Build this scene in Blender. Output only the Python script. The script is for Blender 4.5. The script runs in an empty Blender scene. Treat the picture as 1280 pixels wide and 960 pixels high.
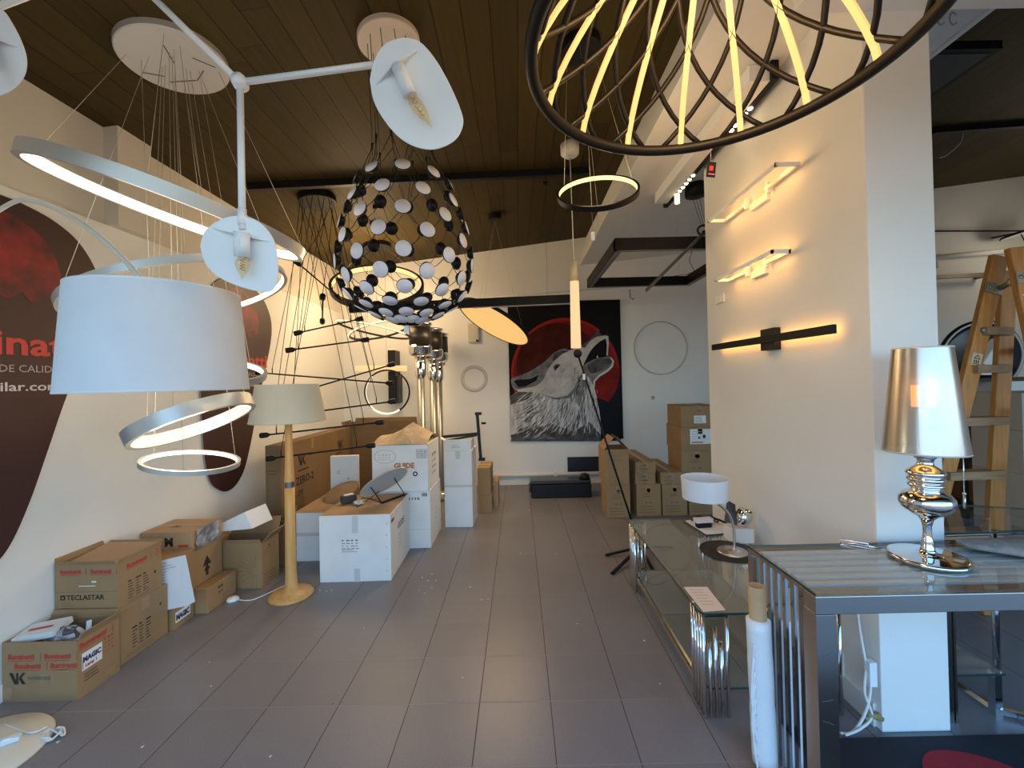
import bpy, math, random
from mathutils import Vector, Matrix

random.seed(7)
PI = math.pi
SC = bpy.context.scene
COL = SC.collection

# ------------------------------------------------------------------ camera
F_PX, U0, EYE = 526.0, 648.0, 1.5
_z = Vector((-0.022, 1.0, 0.009)).normalized()
_y = Vector((0.0, -0.009, 1.0)); _y -= _z * _z.dot(_y); _y.normalize()
_x = Vector((1.0, 0.022, 0.0)); _x -= _z * _z.dot(_x); _x -= _y * _y.dot(_x); _x.normalize()
V0 = 476.0 + F_PX * _y[1] / _y[2]
R_AX = Vector((_x[0], _y[0], _z[0]))
U_AX = Vector((_x[1], _y[1], _z[1]))
F_AX = Vector((_x[2], _y[2], _z[2]))
cam_d = bpy.data.cameras.new('camera')
cam = bpy.data.objects.new('camera', cam_d)
COL.objects.link(cam)
cam_d.sensor_width = 36.0
cam_d.lens = 36.0 * F_PX / 1280.0
cam_d.shift_x = (640.0 - U0) / 1280.0
cam_d.shift_y = (V0 - 480.0) / 1280.0
cam_d.clip_start = 0.02
mw = Matrix.Identity(4)
for i in range(3):
    mw[i][0] = R_AX[i]; mw[i][1] = U_AX[i]; mw[i][2] = -F_AX[i]
mw.translation = (0, 0, EYE)
cam.matrix_world = mw
SC.camera = cam

SC.view_settings.view_transform = 'Standard'
SC.view_settings.look = 'None'
SC.view_settings.gamma = 1.0
SC.view_settings.use_curve_mapping = False
SC.view_settings.exposure = 0.0

# ------------------------------------------------------------------ daylight through the open shop front
SKY = 3.55
w = bpy.data.worlds.new('world'); SC.world = w; w.use_nodes = True
nt = w.node_tree; nt.nodes.clear()
tc = nt.nodes.new('ShaderNodeTexCoord'); sep = nt.nodes.new('ShaderNodeSeparateXYZ')
rmp = nt.nodes.new('ShaderNodeValToRGB'); bg = nt.nodes.new('ShaderNodeBackground'); wo = nt.nodes.new('ShaderNodeOutputWorld')
mr = nt.nodes.new('ShaderNodeMapRange'); mr.inputs[1].default_value = -1; mr.inputs[2].default_value = 1
nt.links.new(tc.outputs['Generated'], sep.inputs[0]); nt.links.new(sep.outputs['Z'], mr.inputs[0])
nt.links.new(mr.outputs[0], rmp.inputs[0]); nt.links.new(rmp.outputs[0], bg.inputs[0]); nt.links.new(bg.outputs[0], wo.inputs[0])
e = rmp.color_ramp.elements
e[0].position = 0.47; e[0].color = (0.13, 0.115, 0.095, 1)
e[1].position = 0.505; e[1].color = (0.68, 0.90, 1.0, 1)
for pos_, c_ in ((0.58, (0.42, 0.74, 1.0, 1)), (0.68, (0.19, 0.47, 0.90, 1)), (0.85, (0.11, 0.33, 0.80, 1))):
    k = e.new(pos_); k.color = c_
bg.inputs[1].default_value = SKY

def area(name, loc, size, direction, power, color, portal=False):
    d = bpy.data.lights.new(name, 'AREA'); d.shape = 'RECTANGLE'; d.size, d.size_y = size
    d.energy = power; d.color = color
    if portal: d.cycles.is_portal = True
    o = bpy.data.objects.new(name, d); COL.objects.link(o)
    o.location = loc; o.rotation_euler = Vector(direction).to_track_quat('-Z', 'Y').to_euler()
    return o
area('shop_front_daylight_portal', (2.4, -0.62, 1.3), (9.6, 2.6), (0, 1, 0), 1, (1, 1, 1), True)

# ------------------------------------------------------------------ pixel helpers used to read sizes off the photograph
def ray(u, v):
    return R_AX * ((u - U0) / F_PX) - U_AX * ((v - V0) / F_PX) + F_AX
def at(u, v, y):
    d = ray(u, v); return Vector((0, 0, EYE)) + d * (y / d.y)
def on_z(u, v, z):
    d = ray(u, v); return Vector((0, 0, EYE)) + d * ((z - EYE) / d.z)
def on_x(u, v, x):
    d = ray(u, v); return Vector((0, 0, EYE)) + d * (x / d.x)
CA, CK, CX = 3.147, 0.1175, -2.54          # sloping ceiling: z = CA + CK * (x - CX)
def cz(x): return CA + CK * (x - CX)
def on_ceil(u, v):
    d = ray(u, v); t = (CA - CK * CX - EYE) / (d.z - CK * d.x); return Vector((0, 0, EYE)) + d * t

# ------------------------------------------------------------------ materials
MATS = {}
def mat(name, col=(0.8, 0.8, 0.8), rough=0.5, metal=0.0, emit=None, es=0.0, noise=None, bump=0.0, bscale=60.0, spec=0.5, trans=None, aniso=None):
    if name in MATS: return MATS[name]
    m = bpy.data.materials.new(name); m.use_nodes = True
    t = m.node_tree; b = t.nodes['Principled BSDF']
    b.inputs['Base Color'].default_value = (*col, 1); b.inputs['Roughness'].default_value = rough
    b.inputs['Metallic'].default_value = metal; b.inputs['Specular IOR Level'].default_value = spec
    if emit: b.inputs['Emission Color'].default_value = (*emit, 1); b.inputs['Emission Strength'].default_value = es
    if noise or bump:
        co = t.nodes.new('ShaderNodeTexCoord')
        n = t.nodes.new('ShaderNodeTexNoise'); n.inputs['Detail'].default_value = 5
        mp = t.nodes.new('ShaderNodeMapping'); t.links.new(co.outputs['Object'], mp.inputs[0]); t.links.new(mp.outputs[0], n.inputs[0])
        if noise:
            sc, amt = noise[0], noise[1]
            if len(noise) > 2: mp.inputs['Scale'].default_value = noise[2]
            n.inputs['Scale'].default_value = sc
            r = t.nodes.new('ShaderNodeMapRange'); r.inputs[1].default_value = 0.25; r.inputs[2].default_value = 0.75
            r.inputs[3].default_value = 1 - amt; r.inputs[4].default_value = 1 + amt
            t.links.new(n.outputs[0], r.inputs[0])
            mx = t.nodes.new('ShaderNodeVectorMath'); mx.operation = 'SCALE'; mx.inputs[0].default_value = col
            t.links.new(r.outputs[0], mx.inputs['Scale']); t.links.new(mx.outputs[0], b.inputs['Base Color'])
        if bump:
            n2 = t.nodes.new('ShaderNodeTexNoise'); n2.inputs['Scale'].default_value = bscale; n2.inputs['Detail'].default_value = 6
            t.links.new(co.outputs['Object'], n2.inputs[0])
            bp = t.nodes.new('ShaderNodeBump'); bp.inputs['Strength'].default_value = bump; bp.inputs['Distance'].default_value = 0.004
            t.links.new(n2.outputs[0], bp.inputs['Height']); t.links.new(bp.outputs[0], b.inputs['Normal'])
    MATS[name] = m
    return m

def glass_mat(name, tint=(0.75, 0.85, 0.82), rough=0.02, body=0.0, bodycol=(0.3, 0.32, 0.28)):
    if name in MATS: return MATS[name]
    m = bpy.data.materials.new(name); m.use_nodes = True; t = m.node_tree; t.nodes.clear()
    o = t.nodes.new('ShaderNodeOutputMaterial'); mix = t.nodes.new('ShaderNodeMixShader'); fr = t.nodes.new('ShaderNodeFresnel')
    tr = t.nodes.new('ShaderNodeBsdfTransparent'); gl = t.nodes.new('ShaderNodeBsdfGlossy')
    fr.inputs[0].default_value = 1.6; tr.inputs[0].default_value = (*tint, 1); gl.inputs['Roughness'].default_value = rough
    ge = t.nodes.new('ShaderNodeNewGeometry'); iv = t.nodes.new('ShaderNodeMath'); iv.operation = 'SUBTRACT'; iv.inputs[0].default_value = 1.0
    ml = t.nodes.new('ShaderNodeMath'); ml.operation = 'MULTIPLY'
    t.links.new(ge.outputs['Backfacing'], iv.inputs[1]); t.links.new(iv.outputs[0], ml.inputs[0]); t.links.new(fr.outputs[0], ml.inputs[1]); t.links.new(ml.outputs[0], mix.inputs[0])
    if body > 0:
        df = t.nodes.new('ShaderNodeBsdfDiffuse'); df.inputs[0].default_value = (*bodycol, 1)
        m2 = t.nodes.new('ShaderNodeMixShader'); m2.inputs[0].default_value = body
        t.links.new(tr.outputs[0], m2.inputs[1]); t.links.new(df.outputs[0], m2.inputs[2]); t.links.new(m2.outputs[0], mix.inputs[1])
    else:
        t.links.new(tr.outputs[0], mix.inputs[1])
    t.links.new(gl.outputs[0], mix.inputs[2]); t.links.new(mix.outputs[0], o.inputs[0])
    MATS[name] = m
    return m

def led(name, col, s): return mat(name, (0.10, 0.09, 0.08), 0.5, 0, col, s)

def shade_mat(name, col, tr=0.3):
    if name in MATS: return MATS[name]
    m = bpy.data.materials.new(name); m.use_nodes = True; t = m.node_tree; t.nodes.clear()
    o = t.nodes.new('ShaderNodeOutputMaterial'); d = t.nodes.new('ShaderNodeBsdfDiffuse'); tl = t.nodes.new('ShaderNodeBsdfTranslucent')
    mx = t.nodes.new('ShaderNodeMixShader'); mx.inputs[0].default_value = tr
    n = t.nodes.new('ShaderNodeTexNoise'); n.inputs['Scale'].default_value = 9
    r = t.nodes.new('ShaderNodeMapRange'); r.inputs[3].default_value = 0.94; r.inputs[4].default_value = 1.04
    v = t.nodes.new('ShaderNodeVectorMath'); v.operation = 'SCALE'; v.inputs[0].default_value = col
    co = t.nodes.new('ShaderNodeTexCoord')
    t.links.new(co.outputs['Object'], n.inputs[0]); t.links.new(n.outputs[0], r.inputs[0]); t.links.new(r.outputs[0], v.inputs['Scale'])
    for s_ in (d, tl): t.links.new(v.outputs[0], s_.inputs[0])
    t.links.new(d.outputs[0], mx.inputs[1]); t.links.new(tl.outputs[0], mx.inputs[2]); t.links.new(mx.outputs[0], o.inputs[0])
    MATS[name] = m
    return m

def floor_mat():
    m = bpy.data.materials.new('speckled_tile'); m.use_nodes = True; t = m.node_tree; b = t.nodes['Principled BSDF']
    co = t.nodes.new('ShaderNodeTexCoord'); sp = t.nodes.new('ShaderNodeSeparateXYZ'); t.links.new(co.outputs['Object'], sp.inputs[0])
    def M(op, a, bb=None, c=None):
        n = t.nodes.new('ShaderNodeMath'); n.operation = op
        for i, x in enumerate((a, bb, c)):
            if x is None: continue
            if isinstance(x, (int, float)): n.inputs[i].default_value = x
            else: t.links.new(x, n.inputs[i])
        return n.outputs[0]
    def axis(s, off):
        q = M('DIVIDE', M('SUBTRACT', s, off), 0.3303)
        fr = M('FRACT', q); d = M('MINIMUM', fr, M('SUBTRACT', 1.0, fr))
        return M('FLOOR', q), d
    ix, dx = axis(sp.outputs['X'], 0.1165 - 33.03); iy, dy = axis(sp.outputs['Y'], 1.650 - 33.03)
    gx = M('LESS_THAN', dx, 0.0065); gy = M('LESS_THAN', dy, 0.0075)
    cmb = t.nodes.new('ShaderNodeCombineXYZ'); t.links.new(ix, cmb.inputs[0]); t.links.new(iy, cmb.inputs[1])
    wn = t.nodes.new('ShaderNodeTexWhiteNoise'); wn.noise_dimensions = '2D'; t.links.new(cmb.outputs[0], wn.inputs[0])
    n1 = t.nodes.new('ShaderNodeTexNoise'); n1.inputs['Scale'].default_value = 230; n1.inputs['Detail'].default_value = 3; t.links.new(co.outputs['Object'], n1.inputs[0])
    n2 = t.nodes.new('ShaderNodeTexNoise'); n2.inputs['Scale'].default_value = 2.2; n2.inputs['Detail'].default_value = 4; t.links.new(co.outputs['Object'], n2.inputs[0])
    k1 = M('MULTIPLY_ADD', n1.outputs[0], 0.75, 0.63)
    k2 = M('MULTIPLY_ADD', n2.outputs[0], 0.18, 0.91)
    k3 = M('MULTIPLY_ADD', wn.outputs[0], 0.10, 0.95)
    k = M('MULTIPLY', M('MULTIPLY', k1, k2), k3)
    v = t.nodes.new('ShaderNodeVectorMath'); v.operation = 'SCALE'; v.inputs[0].default_value = (0.205, 0.192, 0.196); t.links.new(k, v.inputs['Scale'])
    mx = t.nodes.new('ShaderNodeMix'); mx.data_type = 'RGBA'; t.links.new(gx, mx.inputs[0]); t.links.new(v.outputs[0], mx.inputs[6]); mx.inputs[7].default_value = (0.075, 0.055, 0.05, 1)
    mx2 = t.nodes.new('ShaderNodeMix'); mx2.data_type = 'RGBA'; t.links.new(gy, mx2.inputs[0]); t.links.new(mx.outputs[2], mx2.inputs[6]); mx2.inputs[7].default_value = (0.27, 0.24, 0.235, 1)
    t.links.new(mx2.outputs[2], b.inputs['Base Color'])
    g = M('MAXIMUM', gx, gy)
    t.links.new(M('MULTIPLY_ADD', g, 0.4, 0.36), b.inputs['Roughness'])
    bp = t.nodes.new('ShaderNodeBump'); bp.inputs['Strength'].default_value = 0.25; bp.inputs['Distance'].default_value = 0.002
    t.links.new(M('SUBTRACT', M('MULTIPLY', n1.outputs[0], 0.12), g), bp.inputs['Height']); t.links.new(bp.outputs[0], b.inputs['Normal'])
    return m

def plank_mat():
    m = bpy.data.materials.new('painted_plank_ceiling'); m.use_nodes = True; t = m.node_tree; b = t.nodes['Principled BSDF']
    co = t.nodes.new('ShaderNodeTexCoord'); sp = t.nodes.new('ShaderNodeSeparateXYZ'); t.links.new(co.outputs['Object'], sp.inputs[0])
    def M(op, a, bb=None, c=None):
        n = t.nodes.new('ShaderNodeMath'); n.operation = op
        for i, x in enumerate((a, bb, c)):
            if x is None: continue
            if isinstance(x, (int, float)): n.inputs[i].default_value = x
            else: t.links.new(x, n.inputs[i])
        return n.outputs[0]
    wob = t.nodes.new('ShaderNodeTexNoise'); wob.inputs['Scale'].default_value = 1.4; t.links.new(co.outputs['Object'], wob.inputs[0])
    xx = M('MULTIPLY_ADD', wob.outputs[0], 0.012, sp.outputs['X'])
    q = M('DIVIDE', M('ADD', xx, 30.0), 0.148); fr = M('FRACT', q); d = M('MINIMUM', fr, M('SUBTRACT', 1.0, fr)); ix = M('FLOOR', q)
    wn = t.nodes.new('ShaderNodeTexWhiteNoise'); wn.noise_dimensions = '1D'; t.links.new(ix, wn.inputs['W'])
    qy = M('DIVIDE', M('ADD', sp.outputs['Y'], M('MULTIPLY', wn.outputs[0], 3.0)), 2.6); fy = M('FRACT', M('ADD', qy, 20.0)); dy = M('MINIMUM', fy, M('SUBTRACT', 1.0, fy))
    wn2 = t.nodes.new('ShaderNodeTexWhiteNoise'); wn2.noise_dimensions = '2D'
    cmb = t.nodes.new('ShaderNodeCombineXYZ'); t.links.new(ix, cmb.inputs[0]); t.links.new(M('FLOOR', M('ADD', qy, 20.0)), cmb.inputs[1]); t.links.new(cmb.outputs[0], wn2.inputs[0])
    gap = M('LESS_THAN', d, 0.022); gap2 = M('LESS_THAN', dy, 0.0012)
    gn = t.nodes.new('ShaderNodeTexNoise'); gn.inputs['Scale'].default_value = 3; gn.inputs['Detail'].default_value = 6
    mp = t.nodes.new('ShaderNodeMapping'); mp.inputs['Scale'].default_value = (14, 1.0, 1); t.links.new(co.outputs['Object'], mp.inputs[0]); t.links.new(mp.outputs[0], gn.inputs[0])
    tone = M('MULTIPLY', M('MULTIPLY_ADD', wn2.outputs[0], 0.35, 0.82), M('MULTIPLY_ADD', gn.outputs[0], 0.5, 0.75))
    dk = M('MULTIPLY', tone, M('SUBTRACT', 1.0, M('MAXIMUM', M('MULTIPLY', gap, 0.72), M('MULTIPLY', gap2, 0.30))))
    v = t.nodes.new('ShaderNodeVectorMath'); v.operation = 'SCALE'; v.inputs[0].default_value = (0.055, 0.037, 0.0105); t.links.new(dk, v.inputs['Scale'])
    t.links.new(v.outputs[0], b.inputs['Base Color']); b.inputs['Roughness'].default_value = 0.6; b.inputs['Specular IOR Level'].default_value = 0.15
    bp = t.nodes.new('ShaderNodeBump'); bp.inputs['Strength'].default_value = 0.5; bp.inputs['Distance'].default_value = 0.006
    t.links.new(M('SUBTRACT', M('MULTIPLY', gn.outputs[0], 0.2), gap), bp.inputs['Height']); t.links.new(bp.outputs[0], b.inputs['Normal'])
    return m

PLASTER = mat('white_plaster', (0.80, 0.79, 0.76), 0.85, noise=(1.6, 0.04), bump=0.10, bscale=40)
PLASTER_UP = mat('shaded_plaster', (0.70, 0.64, 0.56), 0.85, noise=(1.4, 0.05), bump=0.12, bscale=30)  # darker tone: shade of the front header put into the upper wall colour
FLOOR = floor_mat(); PLANK = plank_mat()
WHITE = mat('white_lacquer', (0.86, 0.87, 0.87), 0.35)
WHITE_MATT = mat('white_matt', (0.82, 0.82, 0.80), 0.6)
BLACK = mat('black_metal', (0.008, 0.008, 0.009), 0.5, spec=0.2)
BLACKP = mat('black_plastic', (0.010, 0.010, 0.012), 0.4, spec=0.25)
CHARCOAL = mat('charcoal', (0.035, 0.035, 0.04), 0.5)
CHROME = mat('chrome', (0.78, 0.78, 0.79), 0.07, 1.0)
STEEL = mat('brushed_steel', (0.50, 0.455, 0.41), 0.22, 1.0)
SATIN = mat('satin_nickel', (0.62, 0.58, 0.52), 0.3, 1.0)
SILVER = mat('silver_paint', (0.58, 0.57, 0.54), 0.38, 0.55)
BEECH = mat('beech_wood', (0.66, 0.36, 0.12), 0.4, noise=(7, 0.16, (6, 6, 0.7)))
PINE = mat('ladder_wood', (0.52, 0.205, 0.04), 0.45, noise=(9, 0.28, (5, 5, 0.6)))
PINE_END = mat('rung_wood', (0.34, 0.20, 0.10), 0.6, noise=(9, 0.25, (0.6, 5, 5)))
KRAFT = mat('kraft_cardboard', (0.33, 0.205, 0.098), 0.8, noise=(5, 0.10))
KRAFT_D = mat('dark_kraft_cardboard', (0.20, 0.118, 0.055), 0.8, noise=(5, 0.12))
KRAFT_L = mat('light_kraft_cardboard', (0.42, 0.265, 0.145), 0.8, noise=(5, 0.10))
KRAFT_P = mat('pale_crumpled_kraft', (0.50, 0.37, 0.24), 0.75, noise=(9, 0.22))
KRAFT_IN = mat('cardboard_inside', (0.30, 0.19, 0.105), 0.85, noise=(6, 0.1))
WBOX = mat('white_carton', (0.76, 0.76, 0.75), 0.6, noise=(6, 0.05))
TAPE = mat('brown_tape', (0.36, 0.22, 0.11), 0.3)
PTAPE = mat('grey_tape', (0.58, 0.58, 0.58), 0.35)
RED_INK = mat('red_ink', (0.48, 0.05, 0.035), 0.6)
BLK_INK = mat('black_ink', (0.02, 0.018, 0.016), 0.7)
GREY_INK = mat('grey_ink', (0.16, 0.13, 0.11), 0.7)
BLUE_INK = mat('blue_ink', (0.03, 0.035, 0.12), 0.6)
PAPER = mat('white_paper', (0.80, 0.80, 0.80), 0.7)
PINKPAPER = mat('pale_paper', (0.80, 0.70, 0.66), 0.7)
CABLE_W = mat('white_cable', (0.75, 0.74, 0.70), 0.45)
WIRE_L = mat('pale_wire', (0.55, 0.48, 0.38), 0.4)
WIRE_B = mat('black_wire', (0.01, 0.01, 0.01), 0.5)
LEDW = led('warm_white_led', (1.0, 0.93, 0.74), 3.6)
LEDY = led('amber_led', (1.0, 0.55, 0.19), 1.1)
LEDO = led('golden_led', (1.0, 0.66, 0.27), 5.0)

# ------------------------------------------------------------------ mesh building
ROOT = {}
def setp(o, label, cat, group=None, kind=None):
    if label: o['label'] = label
    if cat: o['category'] = cat
    if group: o['group'] = group
    if kind: o['kind'] = kind
    return o
def thing(name, label, cat, loc=(0, 0, 0), group=None):
    o = bpy.data.objects.new(name, None); COL.objects.link(o); o.location = loc; o.empty_display_size = 0.05
    ROOT[o.name] = Vector(loc)
    return setp(o, label, cat, group)

def frame(n, hint=(0, 0, 1)):
    n = Vector(n).normalized(); h = Vector(hint)
    if abs(n.dot(h)) > 0.98: h = Vector((1, 0, 0))
    a = h.cross(n).normalized(); b = n.cross(a); return a, b, n

class MB:
    def __init__(self): self.v = []; self.f = []; self.m = []; self.s = []; self.mats = []
    def mi(self, m):
        if m not in self.mats: self.mats.append(m)
        return self.mats.index(m)
    def add(self, vs, fs, m, smooth=False):
        k = len(self.v); self.v += [Vector(v) for v in vs]; i = self.mi(m)
        for f in fs: self.f.append([k + j for j in f]); self.m.append(i); self.s.append(smooth)
        return self
    def hexa(self, p, m):     # 8 points: bottom loop 0-3 (counter-clockwise from above), top loop 4-7
        return self.add(p, [(3, 2, 1, 0), (4, 5, 6, 7), (0, 1, 5, 4), (1, 2, 6, 5), (2, 3, 7, 6), (3, 0, 4, 7)], m)
    def box(self, x0, x1, y0, y1, z0, z1, m, rot=0.0, piv=None):
        p = [(x0, y0, z0), (x1, y0, z0), (x1, y1, z0), (x0, y1, z0), (x0, y0, z1), (x1, y0, z1), (x1, y1, z1), (x0, y1, z1)]
        if rot:
            c = Vector(piv or ((x0 + x1) / 2, (y0 + y1) / 2, 0)); R = Matrix.Rotation(rot, 3, 'Z')
            p = [R @ (Vector(q) - Vector((c.x, c.y, 0))) + Vector((c.x, c.y, 0)) for q in p]
        return self.hexa(p, m)
    def obox(self, c, a, b, n, la, lb, ln, m):   # centred box along axes
        c = Vector(c); a = Vector(a) * la / 2; b = Vector(b) * lb / 2; n = Vector(n) * ln / 2
        return self.hexa([c - a - b - n, c + a - b - n, c + a + b - n, c - a + b - n, c - a - b + n, c + a - b + n, c + a + b + n, c - a + b + n], m)
    def bar(self, p0, p1, w, h, m, up=(0, 0, 1)):
        p0 = Vector(p0); p1 = Vector(p1); d = p1 - p0; L = d.length; d = d / L
        a, b, n = frame(d, up)
        return self.obox((p0 + p1) / 2, a, b, n, w, h, L, m)
    def tube(self, pts, r, m, n=8, closed=False, caps=True):
        pts = [Vector(p) for p in pts]; N = len(pts); rs = r if isinstance(r, (list, tuple)) else [r] * N
        vs = []; prev = None
        for i, p in enumerate(pts):
            if closed: d = pts[(i + 1) % N] - pts[i - 1]
            else: d = pts[min(i + 1, N - 1)] - pts[max(i - 1, 0)]
            if d.length < 1e-9: d = Vector((0, 0, 1))
            d.normalize()
            if prev is None: a, b, _ = frame(d)
            else:
                a = prev - d * prev.dot(d)
                if a.length < 1e-6: a, b, _ = frame(d)
                a.normalize(); b = d.cross(a)
            prev = a
            for k in range(n):
                t = 2 * PI * k / n; vs.append(p + (a * math.cos(t) + b * math.sin(t)) * rs[i])
        fs = []
        for i in range(N if closed else N - 1):
            j = (i + 1) % N
            for k in range(n): fs.append((i * n + k, i * n + (k + 1) % n, j * n + (k + 1) % n, j * n + k))
        self.add(vs, fs, m, True)
        if caps and not closed:
            q = len(self.v) - len(vs)
            i = self.mi(m)
            self.f.append([q + k for k in range(n)][::-1]); self.m.append(i); self.s.append(False)
            self.f.append([q + (N - 1) * n + k for k in range(n)]); self.m.append(i); self.s.append(False)
        return self
    def lathe(self, prof, c, m, axis=(0, 0, 1), n=32, smooth=True, mats=None):
        a, b, ax = frame(axis, (0, 1, 0)); c = Vector(c); vs = []
        for r, z in prof:
            for k in range(n):
                t = 2 * PI * k / n; vs.append(c + ax * z + (a * math.cos(t) + b * math.sin(t)) * max(r, 1e-5))
        k0 = len(self.v); self.v += vs
        for i in range(len(prof) - 1):
            mm = self.mi(mats[i] if mats else m)
            for k in range(n):
                self.f.append([k0 + i * n + k, k0 + i * n + (k + 1) % n, k0 + (i + 1) * n + (k + 1) % n, k0 + (i + 1) * n + k]); self.m.append(mm); self.s.append(smooth)
        return self
    def disc(self, c, nrm, r, th, m, n=32, m_face=None):
        return self.lathe([(0, 0), (r, 0), (r, th), (0, th)], c, m, nrm, n, False, [m_face or m, m, m])
    def band(self, c, nrm, R, h, t, m, n=72):    # flat hoop, outer radius R, height h along the axis, thickness t
        pr_ = [(R - t, -h / 2), (R, -h / 2), (R, h / 2), (R - t, h / 2), (R - t, -h / 2)]
        for i in range(4): self.lathe(pr_[i:i + 2], c, m, nrm, n, True)
        return self
    def prism(self, pts, nrm, th, m, m_side=None):
        nrm = Vector(nrm).normalized(); pts = [Vector(p) for p in pts]; n = len(pts)
        self.add(pts + [p + nrm * th for p in pts], [tuple(range(n))[::-1], tuple(range(n, 2 * n))], m)
        k = len(self.v) - 2 * n; i = self.mi(m_side or m)
        for j in range(n):
            self.f.append([k + j, k + (j + 1) % n, k + n + (j + 1) % n, k + n + j]); self.m.append(i); self.s.append(False)
        return self
    def sphere(self, c, r, m, n=12, sc=(1, 1, 1)):
        prof = [(r * math.sin(PI * i / n) * sc[0], -r * math.cos(PI * i / n) * sc[2]) for i in range(n + 1)]
        return self.lathe(prof, c, m, (0, 0, 1), n + 4)
    def text(self, s, o, right, up, size, m, align='LEFT', bold=0.0, lift=0.0012, width=None):
        cu = bpy.data.curves.new('lettering', 'FONT'); cu.body = s; cu.size = size; cu.align_x = align; cu.offset = bold; cu.resolution_u = 2
        ob = bpy.data.objects.new('lettering', cu); COL.objects.link(ob)
        me = bpy.data.meshes.new_from_object(ob.evaluated_get(bpy.context.evaluated_depsgraph_get()))
        right = Vector(right).normalized(); up = Vector(up).normalized(); n = right.cross(up); o = Vector(o)
        kx = 1.0
        if width and len(me.vertices):
            ext = max(v.co.x for v in me.vertices) - min(v.co.x for v in me.vertices); kx = width / max(ext, 1e-6)
        self.add([o + right * v.co.x * kx + up * v.co.y + n * lift for v in me.vertices], [tuple(p.vertices) for p in me.polygons], m)
        bpy.data.objects.remove(ob); bpy.data.curves.remove(cu); bpy.data.meshes.remove(me)
        return self
    def quad(self, o, right, up, w, h, m, lift=0.001):
        right = Vector(right).normalized(); up = Vector(up).normalized(); n = right.cross(up); o = Vector(o) + n * lift
        return self.add([o, o + right * w, o + right * w + up * h, o + up * h], [(0, 1, 2, 3)], m)
    def build(self, name, parent=None, label=None, cat=None, group=None, kind=None, bevel=0.0, seg=2, base=None):
        off = Vector((0, 0, 0)); own = Vector((0, 0, 0))
        if parent is not None:
            off = ROOT[parent.name]
        elif base is not None:
            off = Vector(base); own = off
        me = bpy.data.meshes.new(name)
        me.from_pydata([tuple(v - off) for v in self.v], [], self.f)
        for m in self.mats: me.materials.append(m)
        me.polygons.foreach_set('material_index', self.m); me.polygons.foreach_set('use_smooth', self.s)
        me.update()
        o = bpy.data.objects.new(name, me); COL.objects.link(o)
        if parent is not None: o.parent = parent
        else: o.location = own
        ROOT[o.name] = off
        if bevel:
            bv = o.modifiers.new('bevel', 'BEVEL'); bv.width = bevel; bv.segments = seg; bv.limit_method = 'ANGLE'; bv.angle_limit = math.radians(40)
        setp(o, label, cat, group, kind)
        return o
def struct(name, mb, **k): return mb.build(name, kind='structure', **k)
def lerp(a, b, t): return Vector(a) * (1 - t) + Vector(b) * t
def arc_pts(pts, n=8):     # smooth curve through points (Catmull-Rom)
    P = [Vector(p) for p in pts]; out = []
    for i in range(len(P) - 1):
        p0, p1, p2, p3 = P[max(i - 1, 0)], P[i], P[i + 1], P[min(i + 2, len(P) - 1)]
        for j in range(n):
            t = j / n
            out.append(0.5 * ((2 * p1) + (p2 - p0) * t + (2 * p0 - 5 * p1 + 4 * p2 - p3) * t * t + (3 * p1 - p0 - 3 * p2 + p3) * t ** 3))
    return out + [P[-1]]

# ================================================================== THE SETTING
YB, XL, XR = 6.10, -2.54, 7.5
b = MB(); b.box(-2.75, XR + 0.1, -0.75, YB + 0.15, -0.12, 0, FLOOR); struct('floor', b)
b = MB()
def slab(b, x0, x1, y0, y1, th, m, lo=None):
    z0, z1 = cz(x0), cz(x1)
    b.hexa([(x0, y0, z0), (x1, y0, z1), (x1, y1, z1), (x0, y1, z0), (x0, y0, z0 + th), (x1, y0, z1 + th), (x1, y1, z1 + th), (x0, y1, z0 + th)], m)
slab(b, -2.75, XR + 0.1, -0.75, YB + 0.15, 0.1, PLANK); struct('ceiling', b)
LEDGE = 2.526
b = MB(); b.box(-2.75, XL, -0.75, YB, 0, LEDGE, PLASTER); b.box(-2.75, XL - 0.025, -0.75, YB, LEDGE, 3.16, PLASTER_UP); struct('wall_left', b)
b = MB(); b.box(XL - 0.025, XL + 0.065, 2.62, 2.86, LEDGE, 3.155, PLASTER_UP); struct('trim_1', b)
b = MB()
b.hexa([(-2.75, YB, 0), (XR + 0.1, YB, 0), (XR + 0.1, YB + 0.15, 0), (-2.75, YB + 0.15, 0)] + [(-2.75, YB, cz(-2.75)), (XR + 0.1, YB, cz(XR + 0.1)), (XR + 0.1, YB + 0.15, cz(XR + 0.1)), (-2.75, YB + 0.15, cz(-2.75))], PLASTER)
struct('wall_back', b)
b = MB(); b.box(XR, XR + 0.15, -0.75, YB, 0, cz(XR) + 0.05, PLASTER); struct('wall_right', b)
b = MB(); b.hexa([(-2.75, -0.8, 2.62), (XR, -0.8, 2.62), (XR, -0.66, 2.62), (-2.75, -0.66, 2.62)] + [(-2.75, -0.8, cz(-2.75)), (XR, -0.8, cz(XR)), (XR, -0.66, cz(XR)), (-2.75, -0.66, cz(-2.75))], PLASTER)
b.box(-2.75, -2.4, -0.8, -0.66, 0, 2.62, PLASTER); b.box(7.2, XR + 0.1, -0.8, -0.66, 0, 2.62, PLASTER); struct('wall_front', b)
PX0, PX1, PY0, PY1 = 1.485, 1.77, 1.767, 3.28
b = MB(); b.box(PX0, PX1, PY0, PY1, 0, 3.3, PLASTER); struct('wall_middle', b, bevel=0.004)
b = MB(); b.box(PX0 - 0.012, PX0, PY0 + 0.03, PY0 + 0.34, 0.0, 0.10, PLASTER); b.box(PX0 - 0.012, PX0, PY0 + 0.20, PY0 + 0.34, 0.10, 0.20, PLASTER); struct('baseboard_middle', b)
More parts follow.
